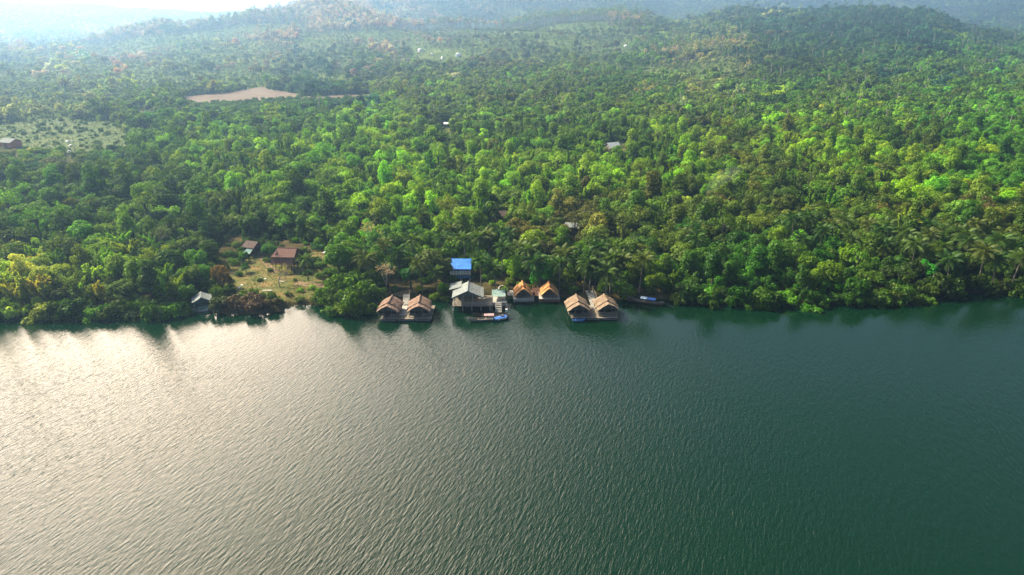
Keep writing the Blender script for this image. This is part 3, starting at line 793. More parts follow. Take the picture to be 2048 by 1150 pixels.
def thatched_hut(loc, yaw, label, group, mat, w=4.2, l=4.6, eave=1.35, ridge=2.95, wallmat='wood', front='porch', platform=None):
    rng = random.Random(label)
    o = empty('thatched_hut', loc, yaw, label, 'hut', group)
    hw, hl = w / 2 - .45, l / 2 - .35
    mb = gable_roof(MB(), w, l * .74, eave, ridge, .17, -l / 2 + l * .26, rng=rng)
    mb.tube([(0, -l / 2 + l * .25, ridge), (0, 0, ridge - .03), (0, l / 2 + .05, ridge)], .16, 7)
    rf = mb.build('thatch_roof', mat, o)
    pm = gable_roof(MB(), w * .95, l * .40, eave - .07, ridge - .15, .15, -l / 2 - .12, nu=6, rng=rng)
    pm.build('porch_thatch', mat, rf)
    for y, nm in ((-hl + .35, 'gable_panel'), (hl, 'gable_panel')):
        k = (ridge - eave) / (w / 2); top = ridge - .42
        half = hw - .05
        MB().slab([(-half, y, eave + .12), (half, y, eave + .12), (half * .15, y, top - .1), (-half * .15, y, top - .1)], .06, (0, 1, 0)).build(nm, M['thatch_brown'] if front == 'dark' else M[wallmat], o)
    for sx in (-1, 1):
        MB().box((sx * hw, .15 * l * .5, (eave + .1) / 2), (.07, hl * 1.55, eave + .1)).build('side_wall', M[wallmat], o)
    MB().box((0, hl, (eave + .2) / 2), (hw * 2 - .08, .07, eave + .2)).build('back_wall', M[wallmat], o)
    yf = -hl + 1.35                                               # front walls beside a doorway
    for s in (-1, 1): MB().box((s * hw * .62, yf, eave * .55), (hw * .70, .07, eave * 1.1)).build('front_wall', M['wood_dark'], o)
    for sx in (-1, 1):
        for y in (-hl - .12, hl - .05):
            MB().bar((sx * (hw + .04), y, 0), (sx * (hw + .04), y, eave + .22), .11).build('post', M['wood'], o)
    for sx in (-.33, .33):
        MB().bar((sx * w * .5, -hl - .12, 0), (sx * w * .5, -hl - .12, eave + .75), .09).build('post', M['wood'], o)
    MB().bar((-hw, -hl - .12, eave + .12), (hw, -hl - .12, eave + .12), .1).build('tie_beam', M['wood'], o)
    for s in (-1, 1): rails(MB(), (s * hw, -hl - .25, 0), (s * w * .12, -hl - .25, 0), .72, 4).build('railing', M['wood'], o)
    if platform:
        pw, pf, pb, dz = platform                                # width, front, back, height over the water
        MB().box((0, (pb + pf) / 2, -.08), (pw, pb - pf, .14)).build('deck', M['wood_pale'], o)
        f = MB()
        for i in range(3): f.box((0, pf - .05, -.17 - .17 * i), (pw, .07, .145))
        f.build('fascia', M['wood_brown'] if front == 'dark' else M['wood_pale'], o)
        for sx in (-1, -.35, .35, 1):
            for y in (pf + .2, pb - .4):
                MB().tube([(sx * (pw / 2 - .15), y, -.12), (sx * (pw / 2 - .15) + .03, y, -dz - 1.2)], .075, 6).build('stilt', M['wood'], o)
        b = MB(); b.box((.4, -hl + 1.0, .38), (.9, .5, .08)); b.box((.05, -hl + 1.0, .18), (.08, .4, .36)); b.box((.75, -hl + 1.0, .18), (.08, .4, .36)); b.box((.4, -hl + 1.28, .65), (.9, .07, .42))
        b.build('bench', M['wood_brown'], o)
    return o
def raft(name, x0, x1, y0, y1, z, label, cat, mat='wood', floats=True):
    o = empty(name, ((x0 + x1) / 2, (y0 + y1) / 2, 0), 0, label, cat)
    w, l = x1 - x0, y1 - y0
    d = MB(); n = max(4, int(w / .22))
    for i in range(n):
        d.box((-w / 2 + (i + .5) * w / n, random.uniform(-.05, .05), z - .03 + random.uniform(-.012, .012)), (w / n - .025, l, .05))
    d.build('planks', M[mat], o)
    f = MB()
    for y in (-l / 2 + .12, 0, l / 2 - .12): f.box((0, y, z - .15), (w - .06, .13, .17))
    f.build('bearers', M['wood_dark'], o)
    if floats:
        for y in (-l / 2 + .4, l / 2 - .4):
            for k in range(3):
                a = -w / 2 + w * (k + .04) / 3; b = -w / 2 + w * (k + .94) / 3
                MB().tube([(a, y, z - .42), (b, y, z - .42)], .2, 8).build('float', M['metal'], o)
    return o

def P(px, py, z): return at(px, py, z)
# ---- brown raft pair
DZ = .55
GR = 'thatched huts along the river'
xa, ya = P(778, 632, DZ); xb, yb = P(838, 630, DZ)
x0 = P(760, 638, DZ)[0]; x1 = P(863, 638, DZ)[0]; yf = P(812, 638, DZ)[1]
raft('raft_deck', x0, x1, yf, yf + 6.4, DZ, 'grey plank raft under the two weathered brown thatched huts', 'raft')
thatched_hut((xa, yf + .55 + 2.35, DZ), R(-3), 'weathered brown thatched hut on the raft nearest the grassy clearing', GR, M['thatch_brown'], 4.25, 4.7, 1.2, 2.5)
thatched_hut((xb, yf + .75 + 2.35, DZ), R(3), 'weathered brown thatched hut on the brown raft, beside the grey pavilion', GR, M['thatch_brown'], 4.35, 4.7, 1.2, 2.45)
gx = P(813, 610, DZ)[0]
def gangway(xc0, yc0, z0, xc1, yc1, z1, w, label):
    o = empty('gangway', (xc0, yc0, 0), 0, label, 'gangway')
    a, b = Vector((0, 0, z0)), Vector((xc1 - xc0, yc1 - yc0, z1)); n = int((b - a).length / .2)
    d = MB(); side = (b - a).cross(Vector((0, 0, 1))).normalized()
    for i in range(n):
        p = a.lerp(b, (i + .5) / n) + Vector((0, 0, random.uniform(-.015, .015))); d.bar(p - side * w / 2, p + side * w / 2, .15, .05)
    d.build('planks', M['wood_pale'], o)
    f = MB()
    for s in (-1, 1): f.bar(a + side * s * w * .4 + Vector((0, 0, -.1)), b + side * s * w * .4 + Vector((0, 0, -.1)), .1, .14)
    f.build('bearers', M['wood_dark'], o)
    h = MB(); rails(h, a + side * w * .5, b + side * w * .5, .9, 5, .06); h.build('handrail', M['wood'], o)
    return o
gangway(gx, yf + 6.5, .66, P(813, 588, 1)[0], P(813, 588, 1)[1], 1.0, 1.3, 'pale plank gangway from the brown raft huts to the bank')
MB_ = MB().box((0, 0, 0), (1.25, 4.6, .05)).build('deck_mat', M['concrete']); MB_.location = (gx, yf + 3.9, DZ + .035)
tag(MB_, 'grey walkway mat running between the two brown thatched huts', 'mat')

# ---- pale raft pair
xa, ya = P(1158, 630, DZ); xb, yb = P(1214, 630, DZ)
x0 = P(1142, 636, DZ)[0]; x1 = P(1236, 636, DZ)[0]; yf2 = P(1190, 636, DZ)[1]
raft('raft_deck', x0, x1, yf2, yf2 + 6.2, DZ, 'grey plank raft under the two pale straw thatched huts', 'raft')
thatched_hut((xa - .2, yf2 + .6 + 2.3, DZ), R(3), 'pale straw thatched hut with the small blue boat at its foot', GR, M['thatch_pale'], 4.3, 4.6, 1.2, 2.55)
hB = thatched_hut((xb, yf2 + .9 + 2.3, DZ), R(5), 'pale straw thatched hut closed by a plank railing, nearest the blue-canopied longtail', GR, M['thatch_pale'], 4.3, 4.4, 1.2, 2.5)
r = MB()
for i in range(11): r.box((-1.6 + i * .32, -2.45, .42), (.26, .05, .8))
r.build('plank_screen', M['wood'], hB)
gx2 = P(1188, 610, DZ)[0]
gangway(gx2 + .1, yf2 + 4.2, .64, P(1178, 581, 1)[0], P(1178, 581, 1)[1], 1.0, 1.4, 'pale plank gangway from the straw raft huts to the bank')

# ---- orange A-frame huts on stilts
DO = 0.9
xo, yo = P(1046, 597, DO)
thatched_hut((xo, yo + 2.0, DO), R(4), 'fresh orange thatched hut on stilts beside the grey pavilion', GR, M['thatch_orange'], 3.6, 3.6, .55, 2.15, 'wood', 'light', (4.0, -2.1, 2.2, DO))
xo2, yo2 = P(1099, 597, DO)
thatched_hut((xo2, yo2 + 2.0, DO), R(0), 'fresh orange thatched hut on stilts with brown plank front, by the straw huts', GR, M['thatch_orange'], 3.6, 3.6, .55, 2.15, 'wood_brown', 'dark', (4.0, -2.1, 2.2, DO))
xl, yl = P(1022, 588, DO)
o = empty('side_platform', (xl, yl + .6, 0), R(4), 'small plank platform with a railing beside the first orange hut', 'platform')
MB().box((0, 0, DO - .04), (1.5, 2.6, .1)).build('planks', M['wood_pale'], o)
m = MB(); rails(m, (-.7, -1.25, DO), (-.7, 1.25, DO), .8, 4); rails(m, (-.7, -1.25, DO), (.5, -1.25, DO), .8, 2); m.build('railing', M['wood'], o)
for sx in (-.6, .6):
    for sy in (-1.1, 1.1): MB().tube([(sx, sy, DO - .09), (sx, sy, -1)], .07, 6).build('stilt', M['wood'], o)
xs_, ys_ = P(1072, 588, .9)
o = empty('plank_walk', (xs_, ys_ + 1.2, 0), 0, 'dark plank walk with steps between the two orange huts', 'walkway')
m = MB()
for i in range(9): m.box((0, -1.6 + i * .4, .75 + i * .03), (1.3, .34, .06))
m.build('planks', M['wood_brown'], o)
for s in (-.6, .6): rails(MB(), (s, -1.6, .8), (s, 1.6, .95), .8, 4).build('railing', M['wood_brown'], o)
for sx in (-.5, .5): MB().tube([(sx, -1.5, .72), (sx, -1.5, -1)], .06, 6).build('stilt', M['wood'], o)

# ---- grey-roofed pavilion with its jetty
DP = 1.15
xp, yp = P(936, 611, DP); k = (P(988, 611, DP)[0] - P(912, 611, DP)[0])
pv = empty('pavilion', (xp, yp, 0), R(1.5), 'open wooden pavilion with a pale grey gabled roof on stilts', 'pavilion')
W, L, EV, RG = 5.9, 5.2, 1.7, 3.05
m = gable_roof(MB(), W, L, DP + EV, DP + RG, .06, -.35, .015, .02, 10, 5, .06); m.tube([(0, -.4, DP + RG), (0, L - .3, DP + RG)], .1, 6)
rf = m.build('roof', M['grey_roof'], pv)
m = MB()
for s in (-1, 1): m.bar((s * W / 2, -.38, DP + EV - .06), (0, -.38, DP + RG - .06), .05, .2)
m.build('bargeboard', M['grey_roof'], rf)
MB().slab([(-W / 2 + .5, .35, DP + EV + .15), (W / 2 - .5, .35, DP + EV + .15), (0.15, .35, DP + RG - .2), (-.15, .35, DP + RG - .2)], .05, (0, 1, 0)).build('gable_panel', M['grey_roof'], pv)
MB().sheet((-W / 2 - .7, 3.4, DP + EV + .15), (-W / 2 - .7, 6.6, DP + EV + .15), (-W / 2 + 1.6, 6.6, DP + EV + .75), (-W / 2 + 1.6, 3.4, DP + EV + .75), 6, 4, .04, .015).build('lean_to_roof', M['grey_roof'], pv)
MB().box((.75, 2.4, DP - .07), (7.4, 5.2, .14)).build('deck', M['wood'], pv)
for sx in (-2.55, -.9, .9, 2.55):
    for y in (.15, 2.6, 5.0): MB().bar((sx, y, DP), (sx, y, DP + EV + (.1 if abs(sx) > 2 else .9)), .13).build('post', M['wood_pale'], pv)
for sx in (-2.7, -1.0, .7, 2.4, 4.1):
    for y in (.1, 2.4, 4.8): MB().tube([(sx, y, DP - .14), (sx + .04, y, -1.5)], .085, 6).build('stilt', M['wood_pale'], pv)
m = MB(); rails(m, (-2.9, -.15, DP), (4.35, -.15, DP), .72, 12, .06)
for i in range(12): m.bar((-2.9 + i * .605, -.15, DP + .05), (-2.3 + i * .605, -.15, DP + .68), .045)
m.build('railing', M['wood_pale'], pv)
MB().box((0, 4.95, DP + .95), (5.0, .07, 1.9)).build('back_wall', M['wood_dark'], pv)
m = MB(); m.box((-1.3, 1.9, DP + .72), (1.3, .8, .07)); m.box((-1.3, 1.9, DP + .36), (.1, .1, .7)); m.box((1.2, 2.2, DP + .72), (1.3, .8, .07)); m.box((1.2, 2.2, DP + .36), (.1, .1, .7)); m.build('table', M['wood'], pv)
xj, yj = P(998, 604, DP)
jt = empty('jetty', (xj, yj, 0), R(2), 'pale jetty with a faded teal tarp and steps down to the boats', 'jetty')
MB().box((0, 1.6, DP - .1), (2.6, 3.4, .2)).build('deck', M['wood_pale'], jt)
MB().box((0, -.13, DP - .25), (2.6, .1, .55)).build('fascia', M['concrete'], jt)
MB().sheet((-1.35, 0.5, DP + .95), (1.35, .5, DP + .9), (1.2, 3.5, DP + 1.2), (-1.3, 3.3, DP + 1.25), 8, 8, .03, .05, 0, random, .12).build('tarp', M['canvas_teal'], jt)
for sx in (-1.2, 1.2):
    for y in (.6, 3.2): MB().bar((sx, y, DP), (sx, y, DP + 1.15), .08).build('post', M['wood'], jt)
m = MB()
for i in range(6): m.box((-.15, -.35 - i * .36, DP - .1 - i * .2), (1.15, .36, .08))
m.build('steps', M['concrete'], jt)
m = MB()
for s in (-.68, .42): m.bar((s, -.2, DP - .05), (s, -2.2, DP - 1.15), .08, .18)
m.build('stringer', M['concrete'], jt)
for sx in (-1.15, 1.15):
    for y in (0.05, 3.0): MB().tube([(sx, y, DP - .2), (sx, y, -1.4)], .09, 6).build('stilt', M['wood'], jt)
cx_, cy_ = P(1004, 574, 1.1)                                     # arched garden path edge behind the jetty
m = MB(); pts = []
for i in range(13):
    a = math.pi * (1 - i / 12.0); pts.append((.62 * math.cos(a), (1.5 * math.sin(a) if i < 9 else 1.5 * math.sin(a) - (i - 8) * .25), .14))
m.tube([(-.62, -.6, .1)] + pts, .16, 6); kb = m.build('path_kerb', M['concrete']); kb.location = (cx_, cy_ - .3, hz(cx_, cy_))
tag(kb, 'curved pale concrete kerb on the bank behind the jetty', 'kerb')

# ---- blue-roofed house
xh, yh = P(921, 558, 1.2); zh = hz(xh, yh)
bh = empty('house', (xh, yh + .6, zh), R(-1), 'house with a bright blue tiled roof and white veranda rail among the palms', 'house')
m = MB(); Wb = 4.5
m.sheet((-Wb / 2, -.7, 2.5), (Wb / 2, -.7, 2.5), (Wb / 2 - .15, 2.6, 3.65), (-Wb / 2 + .1, 2.6, 3.65), 10, 8, .06, .008)
m.sheet((-Wb / 2, 5.2, 2.5), (Wb / 2, 5.2, 2.5), (Wb / 2 - .15, 2.6, 3.65), (-Wb / 2 + .1, 2.6, 3.65), 10, 8, .06, .008)
m.build('roof', M['blue_roof'], bh)
MB().box((0, -.74, 2.4), (Wb + .04, .05, .22)).build('fascia', M['blue_tarp'], bh)
MB().box((0, 2.5, 1.25), (Wb - .5, 3.2, 2.45)).build('wall', M['wood_dark'], bh)
m = MB(); rails(m, (-Wb / 2 + .2, -.6, 1.15), (Wb / 2 - .2, -.6, 1.15), .85, 6, .09)
for i in range(14): m.box((-1.95 + i * .3, -.6, 1.55), (.16, .05, .7))
m.build('veranda_rail', M['white_paint'], bh)
MB().box((0, .3, 1.05), (Wb - .2, 1.9, .12)).build('veranda_floor', M['wood'], bh)
MB().box((0, -.66, .75), (Wb - .3, .07, .5)).build('blue_panel', M['blue_paint'], bh)
for sx in (-2.0, 0, 2.0): MB().bar((sx, -.5, -.3), (sx, -.5, 2.5), .14).build('post', M['white_paint'], bh)
MB().box((.6, .86, 1.9), (.9, .06, 1.5)).build('door', M['blue_paint'], bh)

# ---- rusty brown stilt house in the clearing
xk, yk = P(570, 541, 1.3); zk = hz(xk, yk)
sh = empty('stilt_house', (xk, yk, zk), R(-4), 'rusty brown plank house on stilts standing in the grassy clearing', 'house')
W, D, S0, S1, RR = 4.5, 3.9, 1.7, 3.5, 4.75
m = MB()
m.sheet((-W / 2 - .25, -.5, S1 - .1), (W / 2 + .3, -.5, S1 - .1), (W / 2 + .2, D / 2, RR), (-W / 2 + .55, D / 2, RR), 12, 6, .06, .012)
m.sheet((-W / 2 - .25, D + .4, S1 - .1), (W / 2 + .3, D + .4, S1 - .1), (W / 2 + .2, D / 2, RR), (-W / 2 + .55, D / 2, RR), 12, 6, .06, .012)
m.slab([(-W / 2 - .28, -.5, S1 - .1), (-W / 2 + .52, D / 2, RR - .02), (-W / 2 - .28, D + .4, S1 - .1)], .05)
rf = m.build('roof', M['rust_roof'], sh)
MB().sheet((-W / 2 - .2, -1.15, S0 + .25), (W / 2 + .1, -1.15, S0 + .25), (W / 2 + .1, -.42, S1 - .28), (-W / 2 - .2, -.42, S1 - .28), 12, 5, .05, .012).build('porch_roof', M['rust_roof'], sh)
for sx in (-2.1, -.7, .7, 2.1): MB().bar((sx, -1.0, -.3), (sx, -1.0, S0 + .26), .11).build('post', M['wood'], sh)
MB().bar((-W / 2 + .5, D / 2, RR + .04), (W / 2 + .22, D / 2, RR + .04), .2, .1).build('ridge_cap', M['rust_roof'], rf)
MB().slab([(-1.75, -.2, S1 + .2), (-.9, -.2, S1 + .2), (-1.3, .35, S1 + 1.2)], .05, (0, 1, 0)).build('gablet', M['rust_roof'], rf)
m = MB()
for i in range(9): m.box((0, 0.02 + (i % 2) * .012, S0 + .1 + i * .18), (W - .1, .06, .17))
m.build('front_wall', M['wood_brown'], sh)
for s in (-1, 1): MB().box((s * (W / 2 - .08), D / 2, (S0 + S1) / 2 + .1), (.07, D - .1, S1 - S0)).build('side_wall', M['wood_brown'], sh)
MB().box((0, D - .05, (S0 + S1) / 2 + .1), (W - .2, .07, S1 - S0)).build('back_wall', M['wood_brown'], sh)
MB().box((0, D / 2, S0 - .05), (W + .1, D + .1, .12)).build('floor', M['wood_dark'], sh)
for sx in (-2.05, -.7, .7, 2.05):
    for y in (.15, D / 2, D - .15): MB().bar((sx, y, -.3), (sx, y, S0 - .11), .13).build('post', M['wood'], sh)
m = MB(); m.bar((-1.6, -.25, .1), (-.4, -.1, S0), .08); m.bar((.2, -.2, 0), (1.9, .05, 1.4), .08); m.bar((-2.1, .1, .95), (2.1, .1, .95), .07); m.bar((.9, .05, 1.5), (2.2, .05, .4), .06); m.build('brace', M['wood'], sh)
m = MB()
for i in range(6): m.box((1.15, -1.3 - i * .2, S0 - .25 - i * .28), (.8, .2, .06))
m.bar((.75, -1.2, S0 - .1), (.75, -2.4, .05), .08); m.bar((1.55, -1.2, S0 - .1), (1.55, -2.4, .05), .08)
m.build('stairs', M['wood'], sh)
MB().box((1.6, -.02, S0 + .85), (.6, .06, .7)).build('window', M['wood_dark'], sh)
MB().box((-.2, -.02, S0 + .85), (.6, .06, .7)).build('window', M['wood_dark'], sh)

# ---- dark little hut behind the clearing
def small_hut(name, px, py, w, d, wall, ridge, yaw, roofm, wallm, label, cat='hut', legs=.5):
    x, y = atg(px, py); z = hz(x, y)
    o = empty(name, (x, y, z), yaw, label, cat)
    m = MB()
    m.sheet((-w / 2 - .3, -.45, wall), (w / 2 + .3, -.45, wall), (w / 2 + .25, d / 2, ridge), (-w / 2 - .25, d / 2, ridge), 8, 5, .06, .015)
    m.sheet((-w / 2 - .3, d + .45, wall), (w / 2 + .3, d + .45, wall), (w / 2 + .25, d / 2, ridge), (-w / 2 - .25, d / 2, ridge), 8, 5, .06, .015)
    m.build('roof', M[roofm], o)
    MB().box((0, d / 2, (wall + legs) / 2 - .04), (w - .1, d - .1, wall - legs)).build('wall', M[wallm], o)
    for s in (-1, 1):
        MB().slab([(s * (w / 2 - .1), .1, wall), (s * (w / 2 - .1), d - .1, wall), (s * (w / 2 - .1), d / 2, ridge - .12)], .05, (-s, 0, 0)).build('gable_panel', M[wallm], o)
        for y in (.15, d - .15): MB().bar((s * (w / 2 - .12), y, -.3), (s * (w / 2 - .12), y, wall), .12).build('post', M['wood_dark'], o)
    MB().box((0, .02, (wall + legs) / 2), (.8, .08, wall - legs - .25)).build('door', M['wood_dark'], o)
    return o
ht = small_hut('hut', 500, 512, 2.9, 2.6, 2.1, 3.2, R(-22), 'dark_roof', 'wood_dark', 'little dark brown-roofed hut behind a bush at the back of the clearing')
MB().sheet((-.3, -1.5, 1.25), (1.5, -1.6, 1.15), (1.5, -.3, 1.9), (-.3, -.3, 1.95), 6, 5, .03, .05).build('awning', M['canvas_teal'], ht)
small_hut('hut', 1003, 447, 2.9, 2.6, 2.0, 3.1, R(8), 'dark_roof', 'wood_brown', 'dark-roofed hut with brown walls half hidden deep in the wood')
small_hut('hut', 1143, 472, 3.2, 2.8, 2.3, 3.1, R(-10), 'grey_roof', 'wood_dark', 'small pale grey-roofed hut under brown trees deep in the wood')
small_hut('farm_house', 1231, 307, 5.2, 4.8, 2.3, 4.1, R(28), 'pale_roof', 'wood', 'lone pale grey-roofed house in the middle of the forest', 'house')
fh = small_hut('farm_house', 12, 297, 6.6, 5.0, 2.5, 3.9, R(-20), 'grey_roof', 'red_wall', 'grey-roofed house with orange-red walls beside the meadow', 'house')
small_hut('hut', 893, 255, 2.2, 2.0, 1.7, 2.5, R(5), 'white_paint', 'wood_dark', 'tiny white-roofed hut far off in the forest')

# ---- raft shelter and its boat, under the bamboo bank
xr, yr = P(406, 616, .5)
rs = empty('raft_shelter', (xr, yr, 0), R(24), 'small moored raft shelter with a pale grey sloping tarp roof', 'raft')
MB().box((0, 1.2, .36), (3.1, 3.0, .14)).build('deck', M['wood'], rs)
m = gable_roof(MB(), 3.5, 3.3, 1.95, 2.85, .04, -.4, .03, .05, 8, 5, .1); m.build('tarp_roof', M['grey_roof'], rs)
for sx in (-1.4, 1.4):
    for y in (-.15, 2.5): MB().bar((sx, y, .36), (sx, y, 2.0), .09).build('post', M['wood_pale'], rs)
MB().box((0, 2.5, 1.1), (2.8, .06, 1.3)).build('back_wall', M['canvas_teal'], rs)
m = MB(); m.box((-1.4, .6, .75), (.06, 1.5, .7)); m.box((.2, -.15, .7), (2.3, .06, .55)); m.build('side_panel', M['canvas_teal'], rs)
for sx in (-1.0, 1.0): MB().tube([(sx, -.3, .12), (sx, 2.6, .12)], .2, 8).build('float', M['metal'], rs)
xq, yq = P(400, 592, 1.2)
mp = MB().tube([(0, 0, -1), (.05, 0, 2.6)], .05, 6).build('mooring_pole', M['wood_pale']); mp.location = (P(400, 605, 0)[0], P(400, 605, 0)[1], 0); tag(mp, 'tall thin mooring pole standing behind the raft shelter', 'pole')
mp2 = MB().tube([(0, 0, -1.2), (.03, .02, 1.9)], .07, 6).build('mooring_pole', M['wood_pale']); mp2.location = (*P(906, 638, 0), 0); tag(mp2, 'thin wooden mooring pole in the water in front of the pavilion', 'pole')
wp = MB(); wp.box((0, 0, .55), (.42, .3, .62)); wp.build('white_board', M['white_paint']); wp_ = bpy.data.objects['white_board']; wp_.location = (*P(1013, 627, 0.3), 0.35)
tag(wp_, 'small white board at the bow of the blue boat by the jetty', 'board')
MB().bar((0, 0, -1.4), (0, 0, .3), .09).build('post', M['wood'], wp_)

# ---- boats
def boat(loc, yaw, L, B, label, mats, rise=.55, rise_b=.3, canopy=None, cover=None, motor=False, cat='boat', name='longtail_boat', seats=3):
    """hull lofted from sections, bow at +x"""
    hullm, inm = mats
    o = empty(name, loc, yaw, label, cat, 'boats moored along the river')
    n = 15; outer, inner = [], []
    for i in range(n):
        t = i / (n - 1); x = (t - .5) * L
        wv = B / 2 * max(.05, math.sin(math.pi * (0.06 + .9 * t)) ** .65)
        sh_ = .34 + rise * max(0, (t - .6) / .4) ** 2 + rise_b * max(0, (.25 - t) / .25) ** 2
        bt = -.14 + (sh_ - .2) * max(0, (abs(t - .5) - .36) / .14) ** 2 * .9
        outer.append([(x, -wv, sh_), (x, -wv * .82, (sh_ + bt) * .45), (x, -wv * .3, bt), (x, wv * .3, bt), (x, wv * .82, (sh_ + bt) * .45), (x, wv, sh_)])
        wi = wv * .86; fl = max(bt + .08, .06)
        inner.append([(x, -wi, sh_ - .01), (x, -wi * .8, fl + .06), (x, wi * .8, fl + .06), (x, wi, sh_ - .01)])
    def loft(S):
        m = MB(); k = len(S[0]); m.v = [p for s in S for p in s]
        m.f = [(i * k + j, i * k + j + 1, (i + 1) * k + j + 1, (i + 1) * k + j) for i in range(len(S) - 1) for j in range(k - 1)]
        return m
    h = loft(outer); h.f += [tuple(range(6)), tuple(reversed(range((n - 1) * 6, n * 6)))]
    h.build('hull', hullm, o, True)
    loft(inner).build('floor', inm, o)
    g = MB()
    for s in (0, 5): g.tube([q[s] for q in outer], .035, 5)
    g.build('gunwale', inm, o)
    for k in range(seats):
        t = .25 + .5 * k / max(1, seats - 1); i = int(t * (n - 1)); w = outer[i][5][1] * .9
        MB().box((outer[i][0][0], 0, .27), (.22, w * 2, .04)).build('seat', inm, o)
    if canopy:
        for a, b, mat in canopy:
            m = MB(); xa, xb = (a - .5) * L, (b - .5) * L; w = B * .52; nn = 6
            pts = [(-w + 2 * w * q / nn, .98 + .14 * math.sin(math.pi * q / nn)) for q in range(nn + 1)]
            vs = [(x, p[0], p[1] + dz) for dz in (0, .03) for x in (xa, xb) for p in pts]; k = nn + 1
            fs = []
            for q in range(nn): fs += [(q, q + 1, k + q + 1, k + q), (2 * k + q, 3 * k + q, 3 * k + q + 1, 2 * k + q + 1), (q, 2 * k + q, 2 * k + q + 1, q + 1), (k + q, k + q + 1, 3 * k + q + 1, 3 * k + q)]
            m.add(vs, fs).build('canopy', mat, o)
            for x in (xa + .08, xb - .08):
                for s in (-1, 1): MB().bar((x, s * w * .92, .25), (x, s * w * .92, 1.0), .035).build('canopy_post', M['wood'], o)
    if cover:
        a, b, mat = cover
        xa, xb = (a - .5) * L, (b - .5) * L; w = B * .44
        m = MB(); m.sheet((xa, -w, .40), (xb, -w, .40), (xb, 0, .62), (xa, 0, .60), 7, 3, .03, .035); m.sheet((xa, w, .40), (xb, w, .40), (xb, 0, .62), (xa, 0, .60), 7, 3, .03, .035)
        m.build('cover', mat, o)
    if motor:
        m = MB(); m.box((-L * .47, 0, .62), (.42, .28, .3)); m.tube([(-L * .47, 0, .6), (-L * .47 - 2.2, .1, -.1)], .025, 5); m.tube([(-L * .47, 0, .62), (-L * .42 + .6, 0, .75)], .02, 5)
        m.build('motor', M['metal'], o)
    return o
bx, by = P(1288, 606, 0)
boat((bx, by, .08), R(158), 7.6, 1.15, 'long wooden longtail boat with a blue and white canopy under the bank trees', (M['wood_brown'], M['wood']), 1.0, .35, [(.43, .59, M['pale_tarp']), (.21, .42, M['blue_tarp'])], None, True)
bx, by = P(1270, 597, 0)
boat((bx, by, .06), R(160), 4.4, .8, 'dark narrow canoe lying behind the blue-canopied longtail boat', (M['wood_dark'], M['wood_dark']), .6, .3, name='canoe')
bx, by = P(972, 641, 0)
boat((bx, by, .08), R(191), 6.4, 1.0, 'slim pale-sided longtail boat lying nearest the open water by the jetty', (M['wood_pale'], M['wood']), .5, .3, None, None, True)
bx, by = P(980, 634, 0)
boat((bx, by, .08), R(185), 6.0, 1.1, 'dark boat loaded with faded pink cloth, beside the slim pale longtail', (M['wood_dark'], M['wood_dark']), .5, .3, None, (.38, .68, M['pink_cloth']), False)
bx, by = P(1002, 639, 0)
bb = boat((bx, by, .08), R(27), 3.5, 1.25, 'short blue boat with white side panels moored below the jetty steps', (M['blue_paint'], M['wood']), .45, .2, None, (.12, .8, M['blue_tarp']), False, name='boat')
m = MB()
for i in range(4): m.box((-.75 + i * .45, -.60, .22), (.3, .05, .2), 0, R(14))
m.build('side_panel', M['white_paint'], bb)
bx, by = P(1158, 643, 0)
boat((bx, by, .06), R(8), 2.3, .95, 'small blue rowing boat tied at the foot of a straw thatched hut', (M['blue_paint'], M['blue_paint']), .25, .12, name='rowing_boat', seats=2)
bx, by = P(401, 622, 0)
boat((bx, by, .06), R(6), 3.0, .9, 'small white rowing boat tied in front of the raft shelter', (M['white_paint'], M['wood_pale']), .25, .15, name='rowing_boat', seats=2)

# ---- loose things in the clearing and beyond
def rock(name, px, py, r, mat, label, cat, flat=.7, group=None, seed=0):
    x, y = atg(px, py); rg = np.random.default_rng(seed + int(px))
    bm_v, fs = [], []
    nlat, nlon = 7, 10
    ph = rg.uniform(0, 6, 6)
    for i in range(nlat + 1):
        for j in range(nlon):
            a, b = math.pi * i / nlat, 2 * math.pi * j / nlon
            d = Vector((math.sin(a) * math.cos(b), math.sin(a) * math.sin(b), math.cos(a)))
            k = 1 + .16 * math.sin(3 * d.x + ph[0]) * math.sin(4 * d.y + ph[1]) + .12 * math.sin(6 * d.z + ph[2] + 3 * d.x)
            bm_v.append((d.x * r * k * 1.15, d.y * r * k * .85, d.z * r * k * flat + r * flat * .45))
    for i in range(nlat):
        for j in range(nlon): fs.append((i * nlon + j, (i + 1) * nlon + j, (i + 1) * nlon + (j + 1) % nlon, i * nlon + (j + 1) % nlon))
    o = MB().add(bm_v, fs).build(name, mat); o.location = (x, y, hz(x, y)); o.rotation_euler = (0, 0, rg.uniform(0, 6))
    tag(o, label, cat, group)
    return o
for px, py, r_, lab in [(840, 104, 3.6, 'white boulder at the top of the hillside boulders, nearest the red-tinged trees'), (864, 111, 1.9, 'small white boulder between the larger ones on the hillside'), (885, 119, 2.6, 'white boulder lowest on the hillside slope'), (917, 114, 3.6, 'large white boulder farthest along the hillside row'), (1251, 94, 2.6, 'lone white boulder high on the hill near dark trees')]:
    rock('boulder', px, py, r_, M['stone'], lab, 'boulder', .9, 'white boulders on the hillside')
for px, py, r_, lab in [(136, 285, .9, 'white rock farthest up the meadow edge'), (145, 284, .7, 'small white rock beside the farthest meadow rock'), (141, 294, .9, 'white rock midway down the meadow edge'), (139, 305, .8, 'white rock at the near end of the meadow row')]:
    rock('rock', px, py, r_, M['stone'], lab, 'rock', .8, 'white rocks in the meadow')
